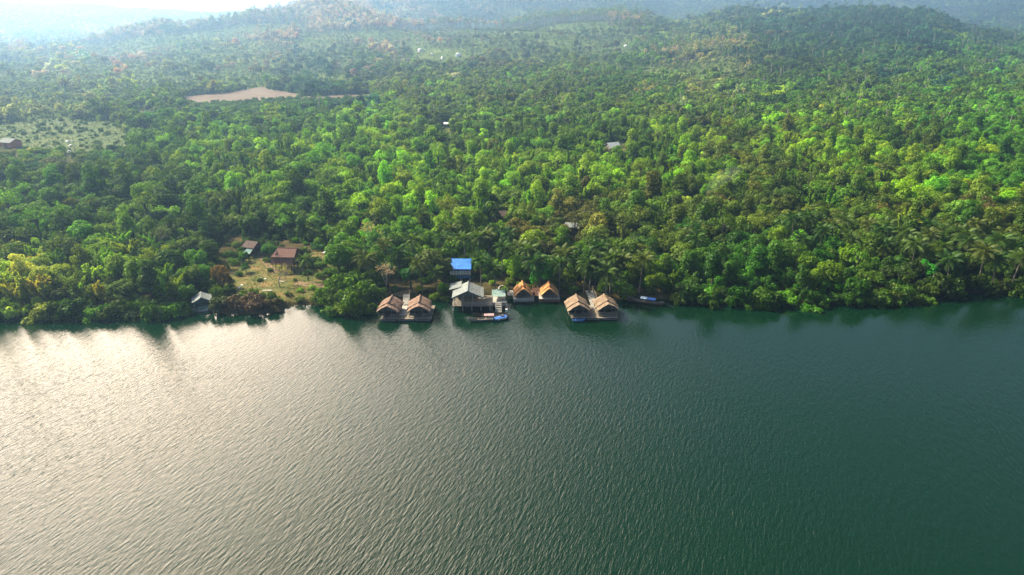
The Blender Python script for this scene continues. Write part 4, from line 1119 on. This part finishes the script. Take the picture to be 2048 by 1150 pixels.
for px, py, r_, lab in [(479, 577, .32, 'white sack lying in the clearing grass near the brown bush'), (484, 571, .24, 'smaller white sack just behind the first one'), (531, 559, .24, 'white sack before the stilt house stairs'), (522, 557, .2, 'pale sack beside the one before the stilt house'), (690, 478, .45, 'white sack at the foot of the pale dry tree'), (707, 480, .3, 'small white sack near the pale dry tree')]:
    rock('sack', px, py, r_, M['sack'], lab, 'sack', .75, 'white sacks on the ground')
def lying(name, px, py, L, w, h, yaw, mat, label, cat, z=.08):
    x, y = atg(px, py); m = MB()
    m.sheet((-L / 2, -w / 2, h), (L / 2, -w / 2, h), (L / 2, w / 2, h * .8), (-L / 2, w / 2, h * .9), 6, 3, h, .02)
    o = m.build(name, mat); o.location = (x, y, hz(x, y) + z); o.rotation_euler = (0, 0, yaw); tag(o, label, cat); return o
lying('board', 535, 582, 1.9, .5, .06, R(4), M['wood_pale'], 'pale board lying in the grass at the water side of the clearing', 'board')
lying('board', 563, 564, 1.1, .4, .06, R(-8), M['wood_pale'], 'small grey board lying near the bare yellow tree', 'board')
lying('board', 474, 547, .8, .6, .15, R(30), M['concrete'], 'flat grey slab lying in the clearing near the dark hut', 'slab')
x, y = atg(652, 508)
ct = empty('handcart', (x, y, hz(x, y)), R(35), 'grey handcart tipped up at the back of the clearing', 'cart')
MB().box((0, 0, .55), (1.3, .7, .1), 0, 0, R(-18)).build('tray', M['metal'], ct)
for s in (-1, 1): MB().tube([(0, s * .42 - .04, .3), (0, s * .42 + .04, .3)], .3, 12).build('wheel', M['wood_dark'], ct)
m = MB(); m.bar((-.6, -.3, .4), (-1.4, -.3, .15), .05); m.bar((-.6, .3, .4), (-1.4, .3, .15), .05); m.build('handle', M['wood'], ct)
x, y = P(693, 606, .8)
m = MB(); m.tube([(-1.2, -.3, .1), (-.2, 0, .6), (.9, .4, 1.2)], [.14, .12, .07], 7); m.tube([(-.2, 0, .6), (.3, -.3, 1.1)], [.07, .03], 5)
lg = m.build('fallen_log', M['pale_bark']); lg.location = (x, y, .1); tag(lg, 'grey fallen log leaning over the water beside the overhanging bushes', 'log')

# thin smoke drifting up out of the wood
m_, nt_, out_ = new_mat('thin_smoke')
pv_ = nd(nt_, 'ShaderNodeVolumePrincipled', Density=0.013, Anisotropy=0.2); pv_.inputs['Color'].default_value = (.85, .9, .95, 1)
nt_.links.new(pv_.outputs[0], out_.inputs['Volume'])
sx_, sy_ = at(1412, 392, 8.0); m = MB()
m.tube([(0, 0, 0), (.6, 0, 2), (2.2, .5, 4), (4.6, 1, 5.6), (7.5, 2, 6.8), (10.5, 3, 7.6)], [.3, 1.2, 1.8, 2.1, 1.7, .3], 14)
o = m.build('smoke', m_, None, True); o.location = (sx_, sy_, 7.5); tag(o, kind='stuff')

# ------------------------------------------------------------------ plants with a place of their own
def spot(px, py, drop):
    """a plant whose crown shows at px, py and whose foot stands drop metres lower"""
    x, y = at(px, py, drop + 1.0)
    for _ in range(5): x, y = at(px, py, hz(x, y) + drop)
    return x, y
T = TINTS
def put(kind, px, py, s, drop, tint=None, sz=1.0, label=None, variant=None):
    x, y = spot(px, py, drop)
    sh_y = float(np.interp(x, SHX, SHY))
    if y < sh_y - 1.0: y = sh_y - 1.0
    return plant(kind, x, y, s, sz, (list(T[tint]) + [1.0]) if isinstance(tint, str) else tint, variant, label=label)
PALMS = [(1598, 478), (1612, 448), (1643, 470), (1668, 462), (1688, 448), (1700, 478), (1590, 452), (1760, 468), (1772, 490), (1796, 490), (1782, 450), (1815, 470), (1856, 458), (1866, 478), (1884, 496), (1830, 500),
         (1926, 470), (1952, 458), (1940, 486), (1992, 490), (2010, 480), (1996, 528), (2034, 532), (2040, 500), (1970, 512), (1905, 520), (1742, 450),
         (842, 535), (795, 505), (875, 578), (882, 478), (905, 470), (930, 488), (958, 478), (978, 470), (962, 550), (990, 536), (1003, 508), (1034, 496), (1060, 512), (1016, 470), (1076, 558), (1180, 532), (1200, 512), (1222, 548), (1168, 556), (1212, 572), (1238, 560), (1120, 530), (820, 480), (770, 500), (740, 520), (1280, 560), (1400, 480), (1370, 470), (1136, 508), (612, 520)]
PT = [(0.038, 0.085, 0.010, 1), (0.055, 0.098, 0.012, 1), (0.028, 0.072, 0.010, 1), (0.072, 0.095, 0.014, 1)]
for i, (px, py) in enumerate(PALMS):
    s = RNG.uniform(.92, 1.12) * (.88 if px > 1500 else .88)
    dr = 6.2 * s if py > 440 else 7
    put('palm', px, py, s if (px, py) not in ((612, 520), (875, 578)) else .72, dr if (px, py) not in ((612, 520), (875, 578)) else 4.4, list(PT[int(RNG.integers(4))]))
put('bare', 772, 570, 2.2, 3.2, 'pink', 1.0, 'pinkish bare-branched tree behind the brown raft huts', 0)
put('bare', 738, 470, 2.6, 5.5, 'straw', 1.15, 'tall pale straw dry tree behind the clearing', 1)
put('bare', 556, 548, 1.9, 2.8, (.30, .25, .06, 1), 1.0, 'thin yellowish tree standing at the water side of the clearing', 2)
put('bare', 690, 455, 2.0, 4.2, 'brown', 1.0, None, 3)
put('bush', 443, 560, 1.9, 1.6, (.16, .10, .03, 1), 2.2, 'tall rusty brown bush beside the raft shelter')
put('bush', 470, 606, 2.2, 1.0, (.085, .055, .035, 1), .9, 'dark brown low bush on the bank below the clearing')
put('bush', 508, 608, 2.3, 1.0, (.10, .06, .045, 1), .9, 'reddish brown low bush on the bank, middle of its row')
put('bush', 545, 606, 1.9, .8, (.08, .065, .03, 1), .8, 'brown-green low bush on the bank below the yellowish tree')
put('bush', 440, 610, 1.9, 1.2, (.05, .065, .02, 1), 1.2)
put('bush', 600, 604, 1.0, .5, 'olive', .7); put('bush', 632, 600, 1.2, .6, 'olive', .8); put('bush', 650, 590, 2.3, 1.3, 'mid', 1.2); put('bush', 680, 575, 2.6, 1.6, 'mid', 1.4); put('bush', 665, 605, 2.0, 1.1, 'dark', 1.1)
put('bush', 700, 600, 2.6, 1.5, 'dark', 1.3); put('bush', 730, 590, 2.6, 1.6, 'mid', 1.4); put('bush', 735, 612, 2.0, .9, 'dark', 1.0)
put('bush', 595, 520, 1.2, .8, 'deep', 1.0); put('bush', 625, 522, 1.9, 1.0, 'dark', 1.0); put('bush', 640, 530, 1.4, .8, 'mid', 1.0)
put('bush', 488, 515, 1.3, 1.1, 'deep', 1.6, 'round deep green bush in front of the little dark hut')
put('round', 490, 530, 1.0, 1.7, 'deep', 1.0); put('round', 536, 494, 2.0, 2.6, 'deep', .8, 'rounded deep green tree beside the stilt house roof'); put('round', 405, 540, 2.2, 3.2, 'vivid', 1.0)
put('round', 1083, 534, 3.0, 4.4, (.05, .26, .016, 1), .95, 'big vivid green round tree behind the orange huts', 0)
put('round', 870, 522, 3.0, 4.4, (.075, .10, .02, 1), 1.0, 'large olive dome-crowned tree beside the blue-roofed house', 1)
put('round', 820, 546, 2.4, 3.4, (.025, .10, .02, 1), 1.0, 'deep green round tree in front of the olive dome tree', 2)
put('round', 772, 540, 2.4, 3.6, (.06, .12, .025, 1), 1.0); put('round', 968, 518, 2.0, 3.6, (.05, .22, .03, 1), 1.0)
put('round', 1858, 526, 2.2, 4.4, (.06, .34, .025, 1), 1.0, 'small very vivid green tree at the edge of the overgrown point', 3)
put('bush', 1786, 578, 1.5, 1.0, (.20, .27, .05, 1), 1.2, 'small pale yellow-green bush on the overgrown point')
put('spread', 60, 412, 4.2, 6.0, 'mid', .9, 'very wide dome-crowned green tree in the forest above the far bank')
put('round', 415, 395, 3.4, 5, 'olive', 1.0); put('round', 450, 400, 3.6, 5, 'olive', 1.0); put('round', 330, 400, 3.8, 5.5, 'dark', 1.0)
put('round', 180, 360, 2.8, 5, 'dark', 1.1); put('bush', 225, 440, 2.6, 1.6, 'vivid', 1.1)
for px, py, tn in [(1150, 438, 'brown'), (1110, 440, 'brown'), (1180, 452, 'brown'), (1240, 450, 'olive'), (1280, 440, 'olive'), (1430, 408, 'brown'), (1455, 420, 'brown'), (1375, 395, 'yellow'), (1530, 415, 'olive'), (1560, 410, 'olive'), (1930, 400, 'brown'), (1975, 420, 'brown'), (2020, 420, 'brown'), (1760, 425, 'brown'), (1250, 395, 'olive')]:
    put('sparse' if RNG.random() < .6 else 'round', px, py, RNG.uniform(2.4, 3.3), 4.4, [float(c * RNG.uniform(.8, 1.2)) for c in T[tn]] + [1.0])
for px, py, s in [(205, 500, 3.0), (170, 500, 2.7), (240, 470, 3.4), (255, 490, 3.2), (300, 480, 2.6), (225, 520, 3.0), (180, 540, 2.6), (215, 545, 2.5), (325, 540, 2.6), (345, 530, 2.5), (40, 555, 3.2), (70, 560, 2.8), (20, 575, 2.6), (90, 570, 2.4), (150, 560, 2.4), (195, 570, 2.2), (60, 500, 2.8), (310, 510, 2.6), (265, 525, 2.8), (350, 560, 2.2), (200, 475, 2.5), (280, 470, 2.5)]:
    tn = 'yellow' if (px < 100 and py > 540) or px in (195, 180) else 'lime'
    put('bamboo', px, py, s, 1.9 * s * .85, [float(c * RNG.uniform(.75, 1.15)) for c in T[tn]] + [1.0], .95)
for px, py, s in [(1095, 345, 3.6), (1160, 350, 3.8), (1170, 375, 3.4), (1010, 340, 3.4), (1060, 335, 3.4), (1120, 340, 3.2), (980, 335, 3.2), (940, 345, 3.2), (905, 365, 3.4), (1065, 395, 3.4), (720, 375, 3.2), (750, 290, 3.2), (740, 395, 3.2), (215, 385, 3.2), (230, 372, 3.0), (800, 380, 3.2), (560, 310, 3.0), (620, 300, 3), (880, 395, 3), (970, 385, 3), (660, 385, 3), (1500, 350, 3), (1620, 330, 3.2), (1690, 345, 3.2), (1720, 355, 3.2), (1580, 345, 3.0), (1660, 370, 3.0), (480, 330, 3.0), (430, 300, 3.0)]:
    put('bamboo', px, py, s, 1.9 * s * .85, [float(c * RNG.uniform(.8, 1.1)) for c in T['lime' if RNG.random() < .4 else 'bright']] + [1.0], 1.0)
for px, py, s, tn in [(478, 548, .8, 'mid'), (520, 560, .6, 'olive'), (500, 585, .9, 'olive'), (525, 590, .7, 'mid'), (590, 560, .6, 'olive'), (615, 545, .9, 'mid'), (640, 552, 1.0, 'mid'), (655, 520, 1.1, 'olive'), (540, 540, .7, 'olive'),
                      (460, 560, .8, 'olive'), (600, 580, .8, 'lime'), (625, 575, .9, 'lime'), (575, 588, .7, 'olive'), (535, 520, .9, 'mid'), (525, 500, 1.2, 'deep'), (610, 500, 1.1, 'mid'), (640, 495, 1.3, 'deep'), (670, 515, 1.5, 'mid'), (660, 545, 1.4, 'mid'), (450, 535, 1.1, 'olive'), (470, 525, 1.2, 'mid')]:
    put('bush', px, py, s, .5 * s, tn)
# bushes overhanging the water
xs = np.arange(-118, 112, 1.55)
for x in xs:
    y = float(np.interp(x, SHX, SHY)) + RNG.uniform(-1.9, .9)
    px, py = proj(x, y, .5)
    if px < -15 or px > 2065 or any(inside(px, py, k) for k in KEEP_OUT[:5]) : continue
    if 760 < px < 1245 and RNG.random() < .9: continue
    plant('bush', x + RNG.uniform(-.5, .5), y, RNG.uniform(1.0, 2.6), RNG.uniform(.7, 1.6))
# bank plants behind the huts
for px, py, s in [(885, 585, 1.2), (870, 600, 1.3), (892, 604, 1.0), (1010, 585, .8), (1130, 580, 1.4), (1145, 585, 1.2), (1245, 588, 1.8), (1225, 580, 1.4), (1205, 580, 1.3), (750, 600, 1.8), (765, 590, 1.4), (1072, 572, 1.0), (1110, 566, 1.2), (1130, 560, 1.6), (1020, 568, 1.1), (840, 582, .9), (790, 582, .8), (1160, 578, 1.3), (1255, 596, 1.6), (970, 560, 1.0), (945, 556, .8)]:
    x, y = atg(px, py); plant('bush', x, y, s, 1.0)

# the trees of the wood that can be told apart, nearest first
cand = []
ROW = 3.3
yy = 119.0
while yy < 235:
    for xx in np.arange(-190, 190, ROW):
        x, y = xx + RNG.uniform(-1.5, 1.5), yy + RNG.uniform(-1.5, 1.5)
        d = y - float(np.interp(x, SHX, SHY))
        if d < 1.2: continue
        px, py = proj(x, y, hz(x, y))
        if -30 < px < 2078: cand.append((y, x, px, py))
    yy += ROW
cand.sort()
TAKEN = [(p[0].location.x, p[0].location.y, .5 if p[1] in ('palm',) else .42 * p[7] * (1.6 if p[1] == 'bush' else 1)) for p in PLANTS if p[1] != 'bush' or p[7] > 1.6]
TAKEN = [(x, y, r if r > .6 else 1.6) for x, y, r in TAKEN]
GRIDC = {}
def near_free(x, y, r):
    cx, cy = int(x // 6), int(y // 6)
    for i in (-1, 0, 1):
        for j in (-1, 0, 1):
            for (a, b, q) in GRIDC.get((cx + i, cy + j), ()):
                if (a - x) ** 2 + (b - y) ** 2 < (q + r) ** 2: return False
    return True
def occupy(x, y, r): GRIDC.setdefault((int(x // 6), int(y // 6)), []).append((x, y, r))
for t in TAKEN: occupy(*t)
Y_END = 235
MAXB = 296
for y, x, px, py in cand:
    if COUNT.get('broadleaf_tree', 0) >= MAXB: Y_END = y; break
    if blocked(px, py): continue
    s = float(RNG.uniform(1.8, 3.3)) if RNG.random() < .75 else float(RNG.uniform(1.3, 2.0))
    if y - float(np.interp(x, SHX, SHY)) < 4: s *= .8
    if not near_free(x, y, s * .46): continue
    cpx, cpy = proj(x, y, hz(x, y) + s * 1.6)
    u = RNG.random()
    bam = 0.26 if (cpy < 430 and 280 < cpx < 1400) else .14 if (cpx < 400 and cpy > 430) else .05
    if u < bam and COUNT.get('bamboo_clump', 0) < 120: kind, s = 'bamboo', s * 1.0
    elif u < bam + .03: kind = 'bare'
    else: kind = ['round', 'round', 'round', 'tall', 'spread', 'sparse', 'tall'][int(RNG.integers(7))]
    plant(kind, x, y, s * (.8 if kind == 'spread' else .85 if kind == 'tall' else 1), float(RNG.uniform(.8, 1.15)), lean=.04)
    occupy(x, y, s * .46)
print('individual plants', COUNT, 'to y', Y_END)
label_plants()

# ------------------------------------------------------------------ the rest of the wood: stuff
def scatter(name, protos, pts, rot, scl, tint, idx):
    """one object whose leaves and trunks nobody could count, laid out by its own node tree"""
    coll = bpy.data.collections.new(name + '_kinds')
    for i, me in enumerate(protos):
        coll.objects.link(bpy.data.objects.new('%s_kind_%02d' % (name, i), me))
    n = len(pts)
    me = bpy.data.meshes.new(name); me.from_pydata([tuple(p) for p in pts], [], [])
    for an, ty, val, key in (('rotz', 'FLOAT', rot, 'value'), ('scl', 'FLOAT_VECTOR', scl, 'vector'), ('tint', 'FLOAT_COLOR', tint, 'color'), ('kindex', 'INT', idx, 'value')):
        a = me.attributes.new(an, ty, 'POINT'); a.data.foreach_set(key, np.asarray(val, dtype=np.int32 if ty == 'INT' else np.float32).reshape(-1))
    o = bpy.data.objects.new(name, me); COL.objects.link(o); tag(o, kind='stuff')
    g = bpy.data.node_groups.new(name + '_layout', 'GeometryNodeTree')
    g.interface.new_socket('Geometry', in_out='INPUT', socket_type='NodeSocketGeometry'); g.interface.new_socket('Geometry', in_out='OUTPUT', socket_type='NodeSocketGeometry')
    gi, go = g.nodes.new('NodeGroupInput'), g.nodes.new('NodeGroupOutput')
    ip = g.nodes.new('GeometryNodeInstanceOnPoints'); ci = g.nodes.new('GeometryNodeCollectionInfo')
    ci.inputs['Collection'].default_value = coll; ci.inputs['Separate Children'].default_value = True; ci.inputs['Reset Children'].default_value = True
    m2p = g.nodes.new('GeometryNodeMeshToPoints')
    def na(nm, ty):
        q = g.nodes.new('GeometryNodeInputNamedAttribute'); q.data_type = ty; q.inputs['Name'].default_value = nm; return q
    ar, as_, ai = na('rotz', 'FLOAT'), na('scl', 'FLOAT_VECTOR'), na('kindex', 'INT')
    cx = g.nodes.new('ShaderNodeCombineXYZ')
    L = g.links.new
    L(gi.outputs[0], m2p.inputs[0]); L(m2p.outputs[0], ip.inputs['Points']); L(ci.outputs[0], ip.inputs['Instance'])
    ip.inputs['Pick Instance'].default_value = True
    L(ai.outputs[0], ip.inputs['Instance Index']); L(ar.outputs[0], cx.inputs['Z']); L(cx.outputs[0], ip.inputs['Rotation']); L(as_.outputs[0], ip.inputs['Scale'])
    L(ip.outputs[0], go.inputs[0])
    md = o.modifiers.new('layout', 'NODES'); md.node_group = g
    return o
def joined(k): return [leaf_mesh(k + '_tree', v, s, mb, M['pale_bark'] if k == 'stem' else None) for v, s, mb in VAR[k]]
near_kinds = joined('round')[:6] + joined('spread')[:3] + joined('tall')[:3] + joined('sparse')[:2] + joined('bamboo')[:4]
NEARK = dict(round=(0, 6), spread=(6, 9), tall=(9, 12), sparse=(12, 14), bamboo=(14, 18))
far_kinds = joined('far') + joined('stem')

rng = np.random.default_rng(5)
pts, rot, scl, tin, idx = [], [], [], [], []
fp, fr, fs_, ft, fi = [], [], [], [], []
def dens(px, py):
    if inside(px, py, PLAIN): return .07
    if 60 < px < 700 and 85 < py < 150: return .10
    if 700 < px < 1260 and 75 < py < 140: return .14
    if 60 < px < 1300 and 30 < py < 160: return .8
    return 1.0
BOULDERS = [[(826, 96), (930, 104), (932, 138), (826, 134)], [(1238, 86), (1264, 86), (1264, 112), (1238, 112)]]
BANDS = [((600, 72), (850, 58)), ((850, 58), (1010, 52)), ((1010, 52), (1250, 42)), ((170, 92), (420, 62)), ((420, 62), (620, 40)), ((1290, 140), (1490, 128))]
y = 119.0
while y < 3300:
    step = 3.4 if y < 330 else 3.4 + (y - 330) * .0048
    u = 0.86 if y > 250 else 0.95
    xw = u * y + 20
    for xx in np.arange(-xw, xw, step):
        x = xx + rng.uniform(-.45, .45) * step; yv = y + rng.uniform(-.45, .45) * step
        if yv - float(np.interp(x, SHX, SHY)) < 1.5: continue
        px, py = proj(x, yv, hz(x, yv)) if yv > 300 else proj(x, yv, 1.5)
        infr = -30 < px < 2078
        if yv < Y_END + 2 and infr and yv < Y_END: continue
        if blocked(px, py, 1359 * 10.5 / yv): continue
        s = float(rng.uniform(1.8, 3.3)) if rng.random() < .75 else float(rng.uniform(1.3, 2.0))
        if yv < 330 and not near_free(x, yv, s * .46): continue
        rocks = yv > 600 and any(inside(px, py, k) for k in BOULDERS)
        scrub = rocks or rng.random() > dens(px, py) or (yv > 600 and any(xa < px < xb and -2 < py - (ya + (yb - ya) * (px - xa) / (xb - xa)) < 26 for (xa, ya), (xb, yb) in BANDS))
        if scrub and (yv < 330 or rng.random() < (.6 if rocks else .5 if inside(px, py, PLAIN) else .35)): continue
        if yv > 600 and math.sin(x * .009 + 2.1 * math.sin(yv * .0045)) * math.sin(yv * .010 + x * .003) > .55 and rng.random() < .7: scrub = True
        if py < -40 and yv > 1200 and rng.random() < .5: continue
        hgt = hz(x, yv)
        cpx, cpy = proj(x, yv, hgt + s * 1.6)
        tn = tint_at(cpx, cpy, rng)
        if yv < 330:
            occupy(x, yv, s * .46)
            bam = .40 if (cpy < 420 and 280 < cpx < 1400) else .14
            k = 'bamboo' if rng.random() < bam else ['round', 'round', 'tall', 'spread', 'sparse'][int(rng.integers(5))]
            a, b = NEARK[k]
            pts.append((x, yv, hgt)); rot.append(rng.uniform(0, 6.28)); scl.append((s * rng.uniform(.9, 1.1), s * rng.uniform(.9, 1.1), s * rng.uniform(.8, 1.2))); tin.append(tn); idx.append(int(rng.integers(a, b)))
        else:
            s *= 1.0 + min(1.3, (yv - 330) * .0009)
            stem = rng.random() < (.45 if (30 < cpx < 1290 and 10 < cpy < 95) or (1300 < cpx < 1500 and 95 < cpy < 150) else .10)
            if scrub: s *= rng.uniform(.28, .5) * (.6 if rocks else 1); tn = [float(c) for c in (np.array(tn[:3]) * .4 + np.array(T['olive' if rng.random() < .6 else 'pale']) * .6)] + [1.0]; stem = stem and rng.random() < .2
            fp.append((x, yv, hgt)); fr.append(rng.uniform(0, 6.28)); fs_.append((s * rng.uniform(.85, 1.15), s * rng.uniform(.85, 1.15), s * rng.uniform(.75, 1.2))); ft.append(tn); fi.append(int(rng.integers(8, 12)) if stem else int(rng.integers(0, 8)))
    y += step
# stands of tall pale-stemmed trees along the terrace edge and on the hill
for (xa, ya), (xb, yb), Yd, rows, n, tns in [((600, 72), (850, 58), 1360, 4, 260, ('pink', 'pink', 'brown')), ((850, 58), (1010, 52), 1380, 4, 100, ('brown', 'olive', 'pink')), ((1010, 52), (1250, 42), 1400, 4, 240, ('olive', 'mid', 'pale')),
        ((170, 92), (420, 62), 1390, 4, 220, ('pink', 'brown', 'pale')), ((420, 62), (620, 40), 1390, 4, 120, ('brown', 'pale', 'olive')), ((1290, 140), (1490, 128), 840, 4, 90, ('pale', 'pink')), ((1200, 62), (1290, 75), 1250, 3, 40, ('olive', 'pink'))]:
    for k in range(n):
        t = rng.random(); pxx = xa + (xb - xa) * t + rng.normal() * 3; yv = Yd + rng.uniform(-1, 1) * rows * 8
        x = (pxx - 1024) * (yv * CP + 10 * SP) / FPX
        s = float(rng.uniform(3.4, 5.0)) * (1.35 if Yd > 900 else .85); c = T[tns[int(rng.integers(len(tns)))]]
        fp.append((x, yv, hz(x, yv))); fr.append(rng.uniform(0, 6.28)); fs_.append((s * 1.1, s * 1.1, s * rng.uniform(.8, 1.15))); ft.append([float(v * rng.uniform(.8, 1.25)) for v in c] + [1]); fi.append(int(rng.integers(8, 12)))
scatter('forest', near_kinds, pts, rot, scl, tin, idx)
scatter('distant_forest', far_kinds, fp, fr, fs_, ft, fi)
# low growth between the trunks
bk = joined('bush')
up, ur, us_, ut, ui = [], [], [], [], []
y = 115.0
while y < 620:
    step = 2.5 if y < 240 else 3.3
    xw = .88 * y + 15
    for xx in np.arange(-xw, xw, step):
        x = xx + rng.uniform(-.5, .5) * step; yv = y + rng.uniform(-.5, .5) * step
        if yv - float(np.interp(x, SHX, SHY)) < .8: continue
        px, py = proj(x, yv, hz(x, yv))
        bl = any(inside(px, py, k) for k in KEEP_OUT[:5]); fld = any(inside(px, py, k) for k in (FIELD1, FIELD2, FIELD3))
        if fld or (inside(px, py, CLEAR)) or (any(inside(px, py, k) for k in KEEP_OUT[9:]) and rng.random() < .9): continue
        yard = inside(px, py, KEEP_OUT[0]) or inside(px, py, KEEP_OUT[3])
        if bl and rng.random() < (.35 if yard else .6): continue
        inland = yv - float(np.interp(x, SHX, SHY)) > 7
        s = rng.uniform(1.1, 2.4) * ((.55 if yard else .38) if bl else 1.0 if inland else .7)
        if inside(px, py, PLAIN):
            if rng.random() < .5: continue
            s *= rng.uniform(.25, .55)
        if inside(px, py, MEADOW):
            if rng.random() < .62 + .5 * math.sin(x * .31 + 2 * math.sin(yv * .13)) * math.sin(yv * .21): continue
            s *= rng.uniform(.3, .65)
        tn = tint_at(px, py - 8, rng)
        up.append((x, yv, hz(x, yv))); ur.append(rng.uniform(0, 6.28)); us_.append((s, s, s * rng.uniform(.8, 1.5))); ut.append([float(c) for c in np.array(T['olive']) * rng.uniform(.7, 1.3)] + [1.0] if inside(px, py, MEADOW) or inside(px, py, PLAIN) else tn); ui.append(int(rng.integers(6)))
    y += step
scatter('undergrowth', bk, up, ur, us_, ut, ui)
# grass of the clearing and the meadow
def tuft(seed):
    g = np.random.default_rng(seed); V, S = [], []
    for _ in range(26):
        a = g.uniform(0, 6.28); b = np.array([math.cos(a), math.sin(a), 0]) * g.uniform(0, .45); d = np.array([g.normal() * .3, g.normal() * .3, 1]) * g.uniform(.35, .8); w = np.array([-math.sin(a), math.cos(a), 0]) * .03
        V.append([b - w, b + d * .5 - w * .8, b + d + d * np.array([.3, .3, -.1]), b + d * .5 + w * .8]); S.append(g.uniform(.7, 1.3))
    return leaf_mesh('grass_tuft', np.array(V).reshape(-1, 3), np.array(S))
tf = [tuft(i) for i in range(4)]
gp, gr, gs, gt, gi_ = [], [], [], [], []
for poly, step, hgt, cols in ((CLEAR, .55, .45, [(.14, .105, .03), (.18, .125, .045), (.07, .10, .02), (.11, .12, .025)]), (MEADOW, 1.3, 1.0, [(.05, .075, .014), (.08, .08, .022), (.04, .062, .012)])):
    w = [atg(*p) for p in poly]
    xa, xb = min(p[0] for p in w), max(p[0] for p in w); ya, yb = min(p[1] for p in w), max(p[1] for p in w)
    for x in np.arange(xa, xb, step):
        for yv in np.arange(ya, yb, step):
            qx, qy = x + rng.uniform(-.5, .5) * step, yv + rng.uniform(-.5, .5) * step
            f = math.sin(qx * .9 + 1.2 * math.sin(qy * .7)) * math.sin(qy * .8 + qx * .3)
            if not inside(qx, qy, w) or rng.random() > .55 + .4 * f: continue
            c = cols[int(np.clip((f + 1) * .5 * len(cols) + rng.normal() * .6, 0, len(cols) - 1))]
            s = hgt * rng.uniform(.6, 1.4)
            gp.append((qx, qy, hz(qx, qy))); gr.append(rng.uniform(0, 6.28)); gs.append((s, s, s * rng.uniform(.6, 1.1))); gt.append([float(v * rng.uniform(.75, 1.25)) for v in c] + [1]); gi_.append(int(rng.integers(4)))
scatter('grass', tf, gp, gr, gs, gt, gi_)
print('scattered', len(pts), len(fp), len(up), len(gp))
